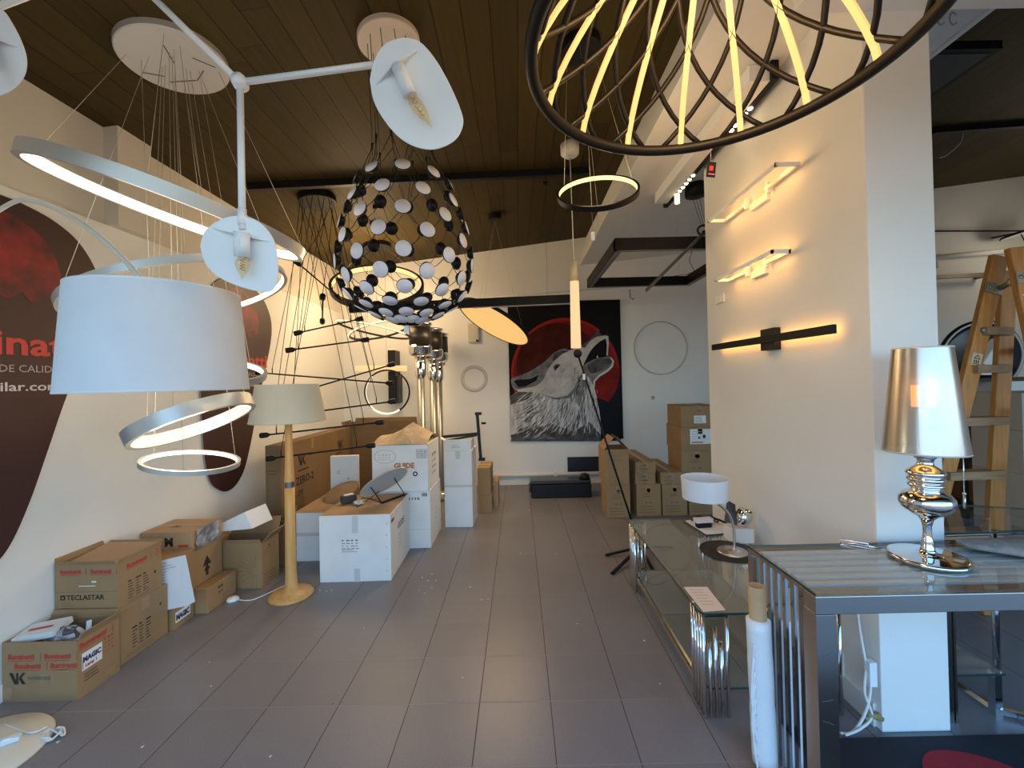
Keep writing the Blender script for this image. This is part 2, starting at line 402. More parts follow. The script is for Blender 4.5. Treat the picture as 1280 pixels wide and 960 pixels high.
# wide plastered beam over the dividing wall, its transverse arm by the shop front, and the arm along the back
def bz(x): return 3.154 + 0.0932 * (x - 0.93)
b = MB(); BX1 = 2.357
b.hexa([(0.93, 1.30, bz(0.93)), (BX1, 1.30, bz(BX1)), (BX1, YB, bz(BX1)), (0.93, YB, bz(0.93)), (1.03, 1.30, cz(1.03)), (BX1, 1.30, cz(BX1)), (BX1, YB, cz(BX1)), (1.03, YB, cz(1.03))], PLASTER)
b.hexa([(BX1, 5.0, bz(BX1)), (3.4, 5.0, bz(3.4)), (3.4, YB, bz(3.4)), (BX1, YB, bz(BX1)), (BX1, 5.0, cz(BX1)), (3.4, 5.0, cz(3.4)), (3.4, YB, cz(3.4)), (BX1, YB, cz(BX1))], PLASTER)
struct('beam', b)
b = MB(); b.hexa([(1.2, 1.1, 3.03), (5.2, 1.1, 3.03), (5.2, PY0, 3.03), (1.2, PY0, 3.03), (1.2, 1.1, cz(1.2)), (5.2, 1.1, cz(5.2)), (5.2, PY0, cz(5.2)), (1.2, PY0, cz(1.2))], PLASTER)
struct('beam', b)
b = MB(); b.box(BX1, BX1 + 0.03, PY0, 5.0, bz(BX1) - 0.01, bz(BX1) + 0.09, WHITE_MATT); struct('trim_2', b)
b = MB(); b.box(XL, 3.4, YB - 0.012, YB, 0, 0.085, WHITE_MATT); struct('baseboard_back', b)
b = MB(); b.box(XL, XL + 0.012, 0, YB, 0, 0.085, WHITE_MATT); struct('baseboard_left', b)
# pipes fixed to the back wall
b = MB(); b.tube([(-0.6, YB - 0.03, 0.145), (1.6, YB - 0.03, 0.145)], 0.028, WHITE_MATT, 12)
for x in (-0.4, 0.5, 1.4): b.box(x - 0.02, x + 0.02, YB - 0.06, YB, 0.115, 0.175, WHITE_MATT)
b.build('water_pipe', label='white pipe running low along the back wall below the wolf painting', cat='pipe', base=(-0.6, YB, 0.145))
P0 = at(560, 376, YB - 0.02); P1 = at(806, 356, YB - 0.02)
b = MB(); b.tube([P0, P1], 0.010, WHITE_MATT, 8); q = at(787, 362, YB - 0.02); b.tube([q, q + Vector((0, -0.02, -0.12)), q + Vector((0.03, -0.04, -0.15)), q + Vector((0.06, -0.03, -0.13))], 0.008, STEEL, 6)
for t in (0.05, 0.5, 0.95): c = lerp(P0, P1, t); b.obox(c + Vector((0, 0.008, 0)), (1, 0, 0), (0, 0, 1), (0, 1, 0), 0.03, 0.04, 0.02, WHITE_MATT)
b.build('cable_conduit', label='thin pale conduit with a small hook above the wolf painting', cat='conduit', base=P0)

# ================================================================== CEILING LAMPS
def glow(t, kind, loc, power, color, size=0.1, aim=None, angle=1.9):    # the light a lamp gives, or an added fill, kept with that lamp
    d = bpy.data.lights.new(t.name + '_light', kind); d.energy = power; d.color = color
    if kind == 'AREA': d.shape = 'DISK'; d.size = size
    else: d.shadow_soft_size = size
    if kind == 'SPOT': d.spot_size = angle; d.spot_blend = 0.8
    o = bpy.data.objects.new(t.name + '_light', d); COL.objects.link(o); o.parent = t; o.location = Vector(loc) - ROOT[t.name]
    if aim is not None: o.rotation_euler = Vector(aim).to_track_quat('-Z', 'Y').to_euler()
    return o
def canopy(b, c, r, h, m, n=40, tilt=True):
    nrm = Vector((-CK, 0, 1)).normalized() if tilt else Vector((0, 0, 1))
    b.lathe([(0, -h), (r * 0.98, -h), (r, -h * 0.85), (r, 0.0), (0, 0.0)], c, m, nrm, n, False)
def hang(b, p0, p1, m, r=0.0012): b.tube([p0, p1], r, m, 5)

# --- white three-armed lamp with oval shields, close to the lens
t = thing('branch_chandelier', 'white branching ceiling lamp with oval metal shields and candle bulbs', 'chandelier', on_ceil(80, -330) if False else (-1.06, 1.12, cz(-1.06)))
hub = at(300, 103, 1.12); n2 = at(146, -48, 1.12)
b = MB(); b.lathe([(0, -0.03), (0.075, -0.03), (0.08, 0), (0, 0)], (-1.06, 1.12, cz(-1.06)), WHITE, n=32); b.build('canopy', t)
b = MB(); b.tube([(-1.06, 1.12, cz(-1.06)), n2], 0.008, WHITE, 12); b.build('stem', t)
for c in (hub, n2):
    b = MB(); b.lathe([(0, -0.020), (0.015, -0.018), (0.0195, -0.008), (0.0195, 0.008), (0.015, 0.018), (0, 0.020)], c, WHITE, (0.05, -0.9, 0.3), 24); b.build('hub', t)
def branch(p, q, fat=0.0105):
    b = MB(); p = Vector(p); q = Vector(q); b.tube([p, q], 0.0085, WHITE, 14); d = (q - p).normalized()
    b.tube([q - d * 0.055, q - d * 0.012], fat, WHITE, 14); b.build('arm', t)
sA = at(500, 78, 1.12); sB = at(302, 283, 1.10); sC = at(-38, 22, 1.06)
branch(hub, n2); branch(hub, at(497, 77, 1.12)); branch(hub, at(303, 287, 1.10)); branch(n2, sC)
def shield(outline, Y, tilt, fin, sock, tip, Ys):
    """oval plate from its outline, fin across it, lamp holder and flame-tip bulb"""
    cu = sum(p[0] for p in outline) / len(outline); cv = sum(p[1] for p in outline) / len(outline)
    pts = [at(u, v, Y + tilt * (v - cv)) for u, v in outline]
    pts = arc_pts(pts + [pts[0]], 5)[:-1]
    c = sum(pts, Vector()) / len(pts)
    nr = (pts[len(pts) // 3] - pts[0]).cross(pts[2 * len(pts) // 3] - pts[0]).normalized()
    if nr.y > 0: nr = -nr
    b = MB(); b.prism([p - nr * 0.004 for p in pts], nr, 0.004, WHITE); sh = b.build('shield', t, bevel=0.0012)
    f0 = at(fin[0], fin[1], Y + tilt * (fin[1] - cv)); f1 = at(fin[2], fin[3], Y + tilt * (fin[3] - cv)); fm = (f0 + f1) / 2 + nr * 0.03
    b = MB(); side = (f1 - f0).cross(nr).normalized() * 0.0015
    b.add([f0 - side, f1 - side, fm - side, f0 + side, f1 + side, fm + side], [(0, 1, 2), (5, 4, 3), (0, 3, 4, 1), (1, 4, 5, 2), (2, 5, 3, 0)], WHITE)
    b.build('fin', sh)
    s0 = at(sock[0], sock[1], Ys); s1 = at(sock[2], sock[3], Ys + 0.012)
    b = MB(); b.tube([s0, s1], 0.0185, WHITE, 20)
    mid = lerp(s0, s1, 0.45); b.obox(mid + nr * 0.0185, (s1 - s0).normalized(), nr.cross((s1 - s0).normalized()), nr, 0.024, 0.012, 0.002, WHITE_MATT); b.build('lamp_holder', t)
    s2 = at(tip[0], tip[1], Ys + 0.02); ax = (s2 - s1); L = ax.length
    prof = [(0.0, 0), (0.010, 0.0), (0.0145, L * 0.16), (0.017, L * 0.34), (0.013, L * 0.58), (0.006, L * 0.78), (0.0025, L * 0.93), (0.0, L)]
    b = MB(); b.lathe(prof, s1, glass_mat('bulb_glass', (1.0, 0.93, 0.78), 0.02, 0.18, (0.85, 0.62, 0.30)), ax.normalized(), 18); bl = b.build('bulb', t)
    b = MB()
    a_, b_, n_ = frame(ax)
    fil = [s1 + n_ * L * (0.08 + 0.5 * i / 24) + (a_ * math.cos(i * 1.1) + b_ * math.sin(i * 1.1)) * 0.0055 for i in range(25)]
    b.tube(fil, 0.0012, mat('copper_filament', (0.75, 0.33, 0.08), 0.25, 0.9), 6); b.build('filament', bl)
OUT_A = [(462, 100), (466, 80), (476, 60), (490, 50), (508, 47), (526, 53), (545, 75), (562, 105), (575, 135), (579, 153), (573, 170), (560, 181), (540, 187), (518, 183), (498, 171), (480, 150), (467, 126)]
OUT_B = [(250, 308), (255, 290), (270, 277), (290, 270), (312, 272), (330, 283), (343, 303), (347, 330), (346, 352), (338, 364), (322, 364), (296, 357), (271, 345), (256, 328)]
OUT_C = [(-34, 50), (-30, 18), (-15, 8), (2, 12), (15, 30), (26, 52), (32, 72), (31, 90), (22, 105), (5, 117), (-14, 120), (-34, 106), (-40, 80)]
shield(OUT_A, 1.13, 0.0006, (470, 106, 523, 62), (497, 82, 513, 120), (541, 160), 1.095)
shield(OUT_B, 1.115, 0.0004, (266, 285, 338, 302), (302, 290, 303, 321), (303, 350), 1.08)
shield(OUT_C, 1.07, 0.0006, (-30, 38, 24, 59), (-22, 40, -16, 74), (-8, 108), 1.035)

# --- five tilted LED rings under a big round canopy
cc = on_ceil(218, 71)
t = thing('ring_chandelier', 'silver chandelier of tilted glowing rings on thin wires from a round canopy', 'chandelier', cc)
b = MB(); canopy(b, cc, 0.24, 0.035, mat('grey_canopy', (0.62, 0.60, 0.58), 0.3, 0.2), 56)
for dx, dy, L, an in [(-0.15, 0.05, 0.09, 0.5), (0.02, -0.06, 0.12, 1.9), (0.14, 0.02, 0.10, 0.9), (-0.05, 0.12, 0.13, 0.1), (0.06, 0.10, 0.10, 2.5)]:
    x, y = cc.x + dx, cc.y + dy; z = cc.z + CK * dx - 0.0362
    b.obox((x, y, z), (math.cos(an), math.sin(an), CK * math.cos(an)), (-math.sin(an), math.cos(an), -CK * math.sin(an)), (0, 0, 1), L, 0.004, 0.002, CHARCOAL)
b.build('canopy', t)
def led_ring(t, C, n, R, h, th, body, glow, wires, top, wm=WIRE_L, wr=0.0012, name='ring', spread=0.9, glow_h=0.8):
    C = Vector(C); n = Vector(n).normalized()
    b = MB(); b.band(C, n, R, h, th, body, 96); rg = b.build(name, t)
    b = MB(); b.band(C, n, R - th + 0.001, h * glow_h, 0.003, glow, 96); b.build('diffuser', rg)
    b = MB(); a_, b_, _ = frame(n)
    for k in range(wires):
        an = 2 * PI * k / wires + 0.5
        p = C + (a_ * math.cos(an) + b_ * math.sin(an)) * (R - th / 2) + n * h / 2
        dv = p - C; dv.z = 0; q = Vector(top) + dv.normalized() * spread * 0.1
        q.z = cz(q.x) - 0.036
        hang(b, q, p, wm, wr)
    b.build('suspension_wire', rg)
led_ring(t, (-1.462, 1.85, 2.275), (0.304, -0.006, 0.953), 0.491, 0.050, 0.022, SILVER, LEDW, 4, cc, spread=1.9)
led_ring(t, (-1.535, 1.95, 1.944), (-0.282, -0.055, 0.958), 0.428, 0.030, 0.016, SILVER, LEDW, 4, cc, spread=1.0)
led_ring(t, (-1.428, 1.95, 1.578), (0.22, -0.19, 0.955), 0.228, 0.030, 0.016, SILVER, LEDW, 3, cc, spread=1.4)
led_ring(t, (-1.587, 2.05, 1.343), (-0.398, 0.017, 0.917), 0.265, 0.062, 0.022, SILVER, led('soft_yellow_led', (1.0, 0.88, 0.50), 1.5), 3, cc, spread=0.7)
led_ring(t, (-1.596, 2.05, 1.141), (0.169, -0.037, 0.985), 0.199, 0.022, 0.014, SILVER, LEDW, 3, cc, spread=0.5)
glow(t, 'POINT', (-1.46, 1.80, 2.22), 6, (1.0, 0.90, 0.72), 0.25)
glow(t, 'POINT', (-1.59, 2.0, 1.28), 7, (1.0, 0.90, 0.70), 0.12)

# --- net pendant of white-faced discs
cc = on_ceil(486, 49)
NCX, NCY = -0.578, 2.22
t = thing('net_pendant', 'bag-shaped black wire net pendant set with many round white discs', 'pendant lamp', cc)
b = MB(); canopy(b, cc, 0.165, 0.03, mat('beige_canopy', (0.70, 0.58, 0.48), 0.5), 40); b.build('canopy', t)
prof = [(2.66, 0.16), (2.53, 0.235), (2.41, 0.283), (2.30, 0.315), (2.20, 0.334), (2.105, 0.338), (2.02, 0.322), (1.955, 0.285), (1.905, 0.228), (1.865, 0.16), (1.84, 0.085)]
NN = 10; nodes = []
for i, (z, r) in enumerate(prof):
    nn = NN
    nodes.append([Vector((NCX + r * math.cos(2 * PI * (k + 0.5 * (i % 2)) / nn + 0.22), NCY + r * math.sin(2 * PI * (k + 0.5 * (i % 2)) / nn + 0.22), z)) for k in range(nn)])
b = MB()
for i in range(len(nodes) - 1):
    for k in range(NN):
        for s_ in ((k, (k - 1) % NN) if i % 2 == 0 else (k, (k + 1) % NN)):
            p, q = nodes[i][k], nodes[i + 1][s_]; m_ = (p + q) / 2; m_.z -= 0.012
            b.tube([p, m_, q], 0.0017, WIRE_B, 5)
for k in range(NN): b.tube([nodes[-1][k], nodes[-1][(k + 1) % NN]], 0.0017, WIRE_B, 5)
b.build('wire_net', t)
b = MB()
for k in range(NN):
    an = 2 * PI * k / NN + 0.22
    top = cc + Vector((0.11 * math.cos(an), 0.11 * math.sin(an), 0.11 * math.cos(an) * CK - 0.03))
    kn = lerp(nodes[0][k], top, 0.12)
    b.tube([top, kn], 0.0022, WIRE_B, 5); b.tube([kn - Vector((0, 0, 0.02)), kn + Vector((0, 0, 0.02))], 0.006, WIRE_B, 8); b.tube([kn, nodes[0][k]], 0.0017, WIRE_B, 5)
    b.tube([kn, nodes[1][k]], 0.0017, WIRE_B, 5); b.tube([kn, nodes[1][(k - 1) % NN]], 0.0017, WIRE_B, 5)
b.build('suspension_wire', t)
wp = at(508, 412, 2.2)
b = MB(); b.obox(wp, (1, 0, 0.1), (0, 0, 1), (0, -1, 0), 0.026, 0.042, 0.002, PAPER); b.tube([wp + Vector((0, 0, 0.02)), wp + Vector((0, 0, 0.06))], 0.001, WIRE_L, 5); b.build('price_tag', t)
DISCW = mat('white_opal_disc', (0.80, 0.80, 0.88), 0.45)
protos = None
def led_disc():
    bb = MB(); bb.lathe([(0, 0.0), (0.036, 0.0), (0.038, 0.004), (0.036, 0.009), (0, 0.012)], (0, 0, 0), BLACKP, (0, 0, 1), 24, True, [BLACKP, BLACKP, BLACKP, DISCW])
    bb.lathe([(0.0, -0.020), (0.016, -0.020), (0.021, -0.016), (0.021, -0.010), (0.026, -0.010), (0.028, 0.0)], (0, 0, 0), BLACKP, (0, 0, 1), 20)
    bb.f = bb.f; o = bb.build('led_disc'); o.parent = t; return o
first = led_disc(); cnt = 0
for i in range(1, len(nodes)):
    z0, r0 = prof[max(i - 1, 0)]; z1, r1 = prof[min(i + 1, len(prof) - 1)]
    sl = (r0 - r1) / (z0 - z1 + 1e-6)
    for k in range(NN):
        p = nodes[i][k]; rad = Vector((p.x - NCX, p.y - NCY, 0)).normalized()
        nrm = (rad - Vector((0, 0, sl))).normalized()
        if i >= 8: nrm = (rad * 0.5 + Vector((0, 0, -1))).normalized()
        o = first if cnt == 0 else first.copy()
        if cnt: COL.objects.link(o); o.parent = t
        cnt += 1
        a_, b_, n_ = frame(nrm)
        M4 = Matrix((a_, b_, n_)).transposed().to_4x4(); M4.translation = p - cc + nrm * 0.006
        o.matrix_local = M4

# --- black rod chandelier beyond it
cc = on_ceil(396, 246)
t = thing('rod_chandelier', 'black chandelier of thin level rods with tiny spots hung on many cables', 'chandelier', cc)
b = MB(); canopy(b, cc, 0.165, 0.06, BLACK, 40); b.build('canopy', t)
RODS = [((372.5, 329), (422, 371), 3.45, 3.85), ((403.5, 372), (403, 401), 3.3, 3.62), ((373, 416), (449, 399), 3.55, 3.7), ((363, 437.5), (456, 425), 3.4, 3.6), ((325, 466), (487, 479), 3.75, 3.55),
        ((330, 503), (489, 456), 3.6, 3.75), ((352, 520), (490, 502), 3.5, 3.45), ((331, 544), (474, 528), 3.35, 3.40), ((339, 573), (463, 557), 3.3, 3.35)]
for i, (p, q, y0, y1) in enumerate(RODS):
    a_ = at(*p, y0); c_ = at(*q, y1); d = (c_ - a_).normalized()
    b = MB(); b.tube([a_, c_], 0.0065, BLACK, 8); rd = b.build('rod', t)
    for e_, s_ in ((a_, 1), (c_, -1)):
        b = MB(); b.tube([e_ - d * s_ * 0.035, e_ - d * s_ * 0.030, e_ + d * s_ * 0.015, e_ + d * s_ * 0.04], [0.019, 0.022, 0.021, 0.008], BLACKP, 12); b.build('spot_head', rd)
    b = MB()
    for f_ in (0.10, 0.86):
        pt = lerp(a_, c_, f_); an = i * 0.7 + (0 if f_ < 0.5 else 3.1)
        top = cc + Vector((0.14 * math.cos(an), 0.14 * math.sin(an), 0.14 * math.cos(an) * CK - 0.06))
        b.tube([pt, pt + Vector((0, 0, 0.05))], 0.004, BLACK, 6); b.tube([pt + Vector((0, 0, 0.05)), lerp(pt, top, 0.55) + Vector((0.01 * math.cos(i), 0, -0.01)), top], 0.0028, WIRE_B, 5)
    b.build('cable', rd)

# --- ring pendants
def ring_pendant(name, label, C, n, R, h, th, glow, cc, can_r, can_h, wires=3, tag=False):
    t = thing(name, label, 'pendant lamp', cc)
    b = MB(); canopy(b, cc, can_r, can_h, BLACK, 36); b.build('canopy', t)
    led_ring(t, C, n, R, h, th, BLACK, glow, wires, cc, WIRE_L, 0.0012, 'ring', can_r * 7)
    return t
tq = ring_pendant('ring_pendant', 'large tilted black ring pendant glowing amber inside, behind the disc net', (-1.649, 5.0, 2.67), (0.124, -0.606, 0.786), 0.537, 0.075, 0.03, LEDY, on_ceil(471, 306), 0.17, 0.05)
glow(tq, 'POINT', (-1.649, 5.0, 2.66), 58, (1.0, 0.70, 0.38), 0.3)
tp = ring_pendant('ring_pendant', 'small black ring pendant glowing yellow, beside the slim stick pendant', (0.507, 2.55, 2.637), (-0.124, -0.691, 0.712), 0.248, 0.032, 0.014, led('yellow_led', (1.0, 0.76, 0.26), 1.7), on_ceil(725, 55), 0.12, 0.05)
glow(tp, 'POINT', (0.507, 2.55, 2.62), 9, (1.0, 0.78, 0.42), 0.15)
b = MB(); wp = at(741, 289, 2.52); top = Vector((0.43, 2.47, cz(0.43) - 0.05)); hang(b, top, wp, WIRE_L); b.build('loose_wire', tp)
b = MB(); b.obox(wp - Vector((0, 0, 0.03)), (1, 0, 0.1), (0, 0, 1), (0, -1, 0), 0.022, 0.052, 0.002, PAPER); b.build('price_tag', tp)

# --- slim stick pendant
cc = on_ceil(712, 180)
t = thing('stick_pendant', 'slim tapering tube pendant glowing cream on a white cord', 'pendant lamp', cc)
b = MB(); b.lathe([(0, -0.10), (0.062, -0.10), (0.078, -0.085), (0.08, 0.0), (0, 0)], cc, mat('ivory_canopy', (0.72, 0.68, 0.58), 0.5), n=32); b.lathe([(0, -0.12), (0.012, -0.12), (0.012, -0.10)], cc, STEEL, n=12); b.build('canopy', t)
p0 = at(717.5, 327, cc.y); p1 = at(718, 352, cc.y); p2 = at(720, 435, cc.y)
b = MB(); b.tube([cc - Vector((0, 0, 0.1)), p0], 0.004, CABLE_W, 8); b.build('cord', t)
b = MB(); b.tube([p0, p1], [0.031, 0.034], mat('cream_metal', (0.62, 0.55, 0.38), 0.45), 24); b.build('cap', t)
b = MB(); b.tube([p1, lerp(p1, p2, 0.5), p2], [0.037, 0.040, 0.043], led('cream_led', (1.0, 0.66, 0.34), 1.0), 24); b.build('diffuser', t)

# --- long black linear pendant
E0 = at(437, 386, 4.2); E1 = at(718, 373.5, 4.2)
t = thing('linear_pendant', 'long black straight profile pendant crossing in front of the tilted amber disc', 'pendant lamp', E0)
b = MB(); b.bar(E0, E1, 0.05, 0.085, BLACK); b.build('profile', t, bevel=0.003)
b = MB(); b.bar(lerp(E0, E1, 0.55) - Vector((0, 0, 0.045)), E1 - Vector((0, 0, 0.045)), 0.035, 0.012, mat('frosted_strip', (0.42, 0.40, 0.36), 0.4)); b.build('diffuser', t)
b = MB()
for f_ in (0.12, 0.88): b = MB(); p = lerp(E0, E1, f_); hang(b, p, (p.x, p.y, cz(p.x)), WIRE_B); b.lathe([(0, -0.03), (0.02, -0.03), (0.02, 0), (0, 0)], (p.x, p.y, cz(p.x)), BLACK, n=16); b.build('suspension_wire', t)

# --- tilted amber disc
cc = on_ceil(618, 268); C = Vector((-0.256, 4.7, 2.159)); n = Vector((0.485, 0.212, 0.848)).normalized()
t = thing('disc_pendant', 'tilted black disc pendant with a glowing amber face before the wolf painting', 'pendant lamp', cc)
b = MB(); canopy(b, cc, 0.075, 0.07, BLACK, 28); b.build('canopy', t)
b = MB(); b.lathe([(0, 0.02), (0.435, 0.02), (0.447, 0.008), (0.447, -0.02), (0.43, -0.02), (0.43, -0.012), (0, -0.012)], C, BLACK, n, 64); dk = b.build('dish', t)
b = MB(); b.lathe([(0, -0.016), (0.428, -0.016), (0.428, -0.013), (0, -0.013)], C, led('amber_face', (1.0, 0.52, 0.16), 1.0), n, 64, False); b.build('diffuser', dk)
b = MB(); a_, b_, _ = frame(n)
for an in (0.3, 2.4, 4.5): hang(b, cc - Vector((0, 0, 0.07)), C + (a_ * math.cos(an) + b_ * math.sin(an)) * 0.40 + n * 0.02, WIRE_L)
b.build('suspension_wire', t)
glow(t, 'AREA', C - n * 0.03, 20, (1.0, 0.70, 0.38), 0.8, -n)

# --- pair of crossing hoops
C1 = Vector((-1.561, 4.6, 2.088)); C2 = Vector((-1.503, 4.6, 2.085))
t = thing('hoop_pendant', 'two thin crossing black hoops with lit edges below the amber ring', 'pendant lamp', (-1.53, 4.6, cz(-1.53)))
for C_, n_, r_, gl in ((C1, (0.189, 0.079, 0.979), 0.387, 1), (C2, (-0.247, 0.072, 0.966), 0.324, 1)):
    b = MB(); b.band(C_, n_, r_, 0.022, 0.012, BLACK, 80); hp = b.build('hoop', t)
    b = MB(); a_, b_, nn_ = frame(n_); ang0 = math.atan2(-b_.y, -a_.y)
    pts = [C_ + (a_ * math.cos(ang0 + s_) + b_ * math.sin(ang0 + s_)) * (r_ + 0.002) for s_ in [(-1.25 + 2.5 * i / 40) for i in range(41)]]
    b.tube(pts, 0.010, led('hoop_led', (1.0, 0.84, 0.52), 1.3), 6); b.build('diffuser', hp)
glow(t, 'POINT', (-1.53, 4.6, 2.12), 10, (1.0, 0.76, 0.44), 0.25)
b = MB(); b.lathe([(0, -0.04), (0.06, -0.04), (0.06, 0), (0, 0)], (-1.53, 4.6, cz(-1.53)), BLACK, n=24); b.build('canopy', t)
b = MB()
for C_, r_ in ((C1, 0.38), (C2, 0.31)):
    for an in (0.4, 2.5, 4.6): hang(b, (-1.53, 4.6, cz(-1.53) - 0.04), C_ + Vector((math.cos(an) * r_, math.sin(an) * r_, 0)), WIRE_B)
b.build('suspension_wire', t)

# --- black lattice lamp overhead on the right
LR = 0.45; LC = Vector((0.497, 1.008, 2.29)); LH = 0.44; LT = 0.07
t = thing('lattice_pendant', 'large black lattice dome lamp with glowing strips, close overhead', 'pendant lamp', (LC.x, LC.y, cz(LC.x)))
BRONZE = mat('dark_bronze', (0.009, 0.007, 0.006), 0.45, 0.0, spec=0.25)
def dome(ang, k):        # point of the dome at angle, height fraction
    r = LR + (LT - LR) * (k ** 1.45)
    return LC + Vector((math.cos(ang) * r, math.sin(ang) * r, LH * k))
b = MB(); b.tube([dome(2 * PI * i / 96, 0) for i in range(96)], 0.0165, BRONZE, 14, True); b.build('bottom_ring', t)
b = MB(); b.tube([dome(2 * PI * i / 64, 1) for i in range(64)], 0.011, BRONZE, 10, True); b.build('top_ring', t)
NS = 15; off = math.radians(7.6)
for k in range(NS):
    th = off + 2 * PI * k / NS
    b = MB()
    for i in range(10):
        p, q = dome(th, i / 10), dome(th, (i + 1) / 10); rad = Vector((math.cos(th), math.sin(th), 0)); d = (q - p).normalized(); a_ = d.cross(rad).normalized(); nn_ = a_.cross(d)
        b.obox((p + q) / 2 - nn_ * 0.004, a_, nn_, d, 0.017, 0.008, (q - p).length * 1.01, led('strip_led', (1.0, 0.60, 0.18), 1.15))
    b.build('led_strip', t)
    for s_ in (1, -1):
        b = MB(); b.tube([dome(th + s_ * (math.radians(9) - math.radians(62) * (i / 14)), i / 14) for i in range(15)], 0.0085, BRONZE, 8); b.build('lattice_bar', t)
b = MB(); cc = Vector((LC.x, LC.y, cz(LC.x))); b.lathe([(0, -0.05), (0.1, -0.05), (0.1, 0), (0, 0)], cc, BLACK, n=32); b.build('canopy', t)
b = MB()
for k in range(3): hang(b, cc - Vector((0, 0, 0.05)), dome(off + 2 * PI * k / 3, 1), WIRE_B, 0.002)
b.build('suspension_wire', t)
glow(t, 'POINT', LC + Vector((0, 0, 0.14)), 21, (1.0, 0.60, 0.26), 0.15)
# tag hanging off its rim
tg = at(889, 212, 1.42); rim = at(888, 184, 1.42)
b = MB(); ax = Vector((1, 0, -0.12)).normalized(); up = Vector((0.12, 0, 1)).normalized()
b.obox(tg, ax, up, Vector((0, -1, 0)), 0.030, 0.052, 0.0015, BLACKP)
b.obox(tg + Vector((0, -0.0012, 0.004)), ax, up, Vector((0, -1, 0)), 0.013, 0.016, 0.001, mat('tag_red', (0.55, 0.03, 0.03), 0.5)); b.obox(tg + Vector((0, -0.0012, -0.016)), ax, up, Vector((0, -1, 0)), 0.022, 0.004, 0.001, mat('tag_pink', (0.6, 0.15, 0.15), 0.5))
b.tube([tg + Vector((0, 0, 0.026)), rim], 0.0008, WIRE_L, 5)
b.build('price_tag', label='small black card tag with red mark hanging from the lattice lamp', cat='tag', base=rim)

# --- black rectangular frame pendant by the dividing wall
fz = 2.60
t = thing('frame_pendant', 'black rectangular frame pendant hung level before the dividing wall', 'pendant lamp', (1.4, 4.1, bz(1.4)))
fx0, fx1, fy0, fy1 = 0.845, 1.96, 3.46, 4.80
for p, q in (((fx0, fy0, fz), (fx1, fy0, fz)), ((fx0, fy1, fz), (fx1, fy1, fz)), ((fx0, fy0, fz), (fx0, fy1, fz)), ((fx1, fy0, fz), (fx1, fy1, fz))):
    b = MB(); d = (Vector(q) - Vector(p)).normalized() * 0.03; b.bar(Vector(p) - d, Vector(q) + d, 0.06, 0.10, BLACK); sd = b.build('side_profile', t)
    b = MB(); b.bar(Vector(p) + Vector((0, 0, -0.051)), Vector(q) + Vector((0, 0, -0.051)), 0.04, 0.004, mat('opal_off', (0.22, 0.21, 0.19), 0.5)); b.build('diffuser', sd)
b = MB()
for x in (fx0 + 0.1, fx1 - 0.1):
    for y in (fy0, fy1): hang(b, (x, y, fz + 0.05), (x, y, bz(x) if x > 0.95 else cz(x)), WIRE_L)
c0 = at(865, 312, fy0); b.tube(arc_pts([Vector((1.5, fy0, fz + 0.05)), at(862, 325, 3.9), at(866, 340, 4.4), Vector((1.75, fy1, fz + 0.05))], 6), 0.003, WIRE_B, 6)
b.build('suspension_wire', t)
# --- diagonal stick pendant with hook
cc = Vector((1.62, 3.75, bz(1.62)))
t = thing('diagonal_pendant', 'thin black rod pendant hung at a slant from a round canopy', 'pendant lamp', cc)
b = MB(); b.lathe([(0, -0.10), (0.088, -0.10), (0.09, 0), (0, 0)], cc, BLACK, n=32); b.build('canopy', t)
hk = at(880, 291, 3.34); lo = at(808, 363, 3.15)
b = MB(); b.bar(lo, hk, 0.016, 0.02, CHARCOAL); b.bar(lo + Vector((0, 0, -0.012)), hk + Vector((0, 0, -0.012)), 0.010, 0.004, mat('opal_off', (0.22, 0.21, 0.19))); b.build('rod', t)
b = MB(); b.tube([hk + Vector((0.05 * math.cos(s_), 0, 0.02 + 0.04 * math.sin(s_))) for s_ in [PI * 1.3 * i / 16 for i in range(17)]], 0.009, BLACK, 8); b.sphere(hk, 0.02, BLACK); b.build('hook', t)
b = MB()
for dx in (-0.03, 0.0, 0.03): hang(b, cc + Vector((dx, 0, -0.1)), hk + Vector((dx * 0.6, 0, 0.05)), WIRE_B, 0.002)
b.build('suspension_wire', t)

# --- spot rail in a white housing under the beam
def rz(x): return bz(x)
t = thing('spot_rail', 'white ceiling housing with a dark rail of small lit spots under the beam', 'rail light', (1.40, 2.3, bz(1.40)))
b = MB(); b.box(1.29, 1.40, 2.27, 3.85, bz(1.29) - 0.09, bz(1.29), WHITE_MATT); b.build('housing', t)
b = MB(); b.box(1.40, 1.44, 2.25, 3.95, bz(1.4) - 0.10, bz(1.4), BLACK); b.build('rail', t)
for y0 in (2.50, 3.32):
    for k in range(5):
        y = y0 + k * 0.055 * (1.0 if y0 < 3 else 1.25)
        b = MB(); b.lathe([(0, -0.004), (0.013, -0.004), (0.016, 0.004), (0, 0.004)], (1.42, y, bz(1.4) - 0.104), led('spot_led', (1.0, 0.80, 0.5), 7.0), n=12); b.build('spot', t)
b = MB(); b.tube([(1.42, 3.66, bz(1.4) - 0.10), (1.42, 3.66, bz(1.4) - 0.18)], 0.022, led('spot_glass', (1.0, 0.85, 0.45), 2.2), 12); b.build('spot', t)
for y_ in (2.6, 3.45): glow(t, 'SPOT', (1.42, y_, bz(1.4) - 0.2), 5, (1.0, 0.86, 0.68), 0.06, (-0.55, 0.1, -1.0), 1.7)

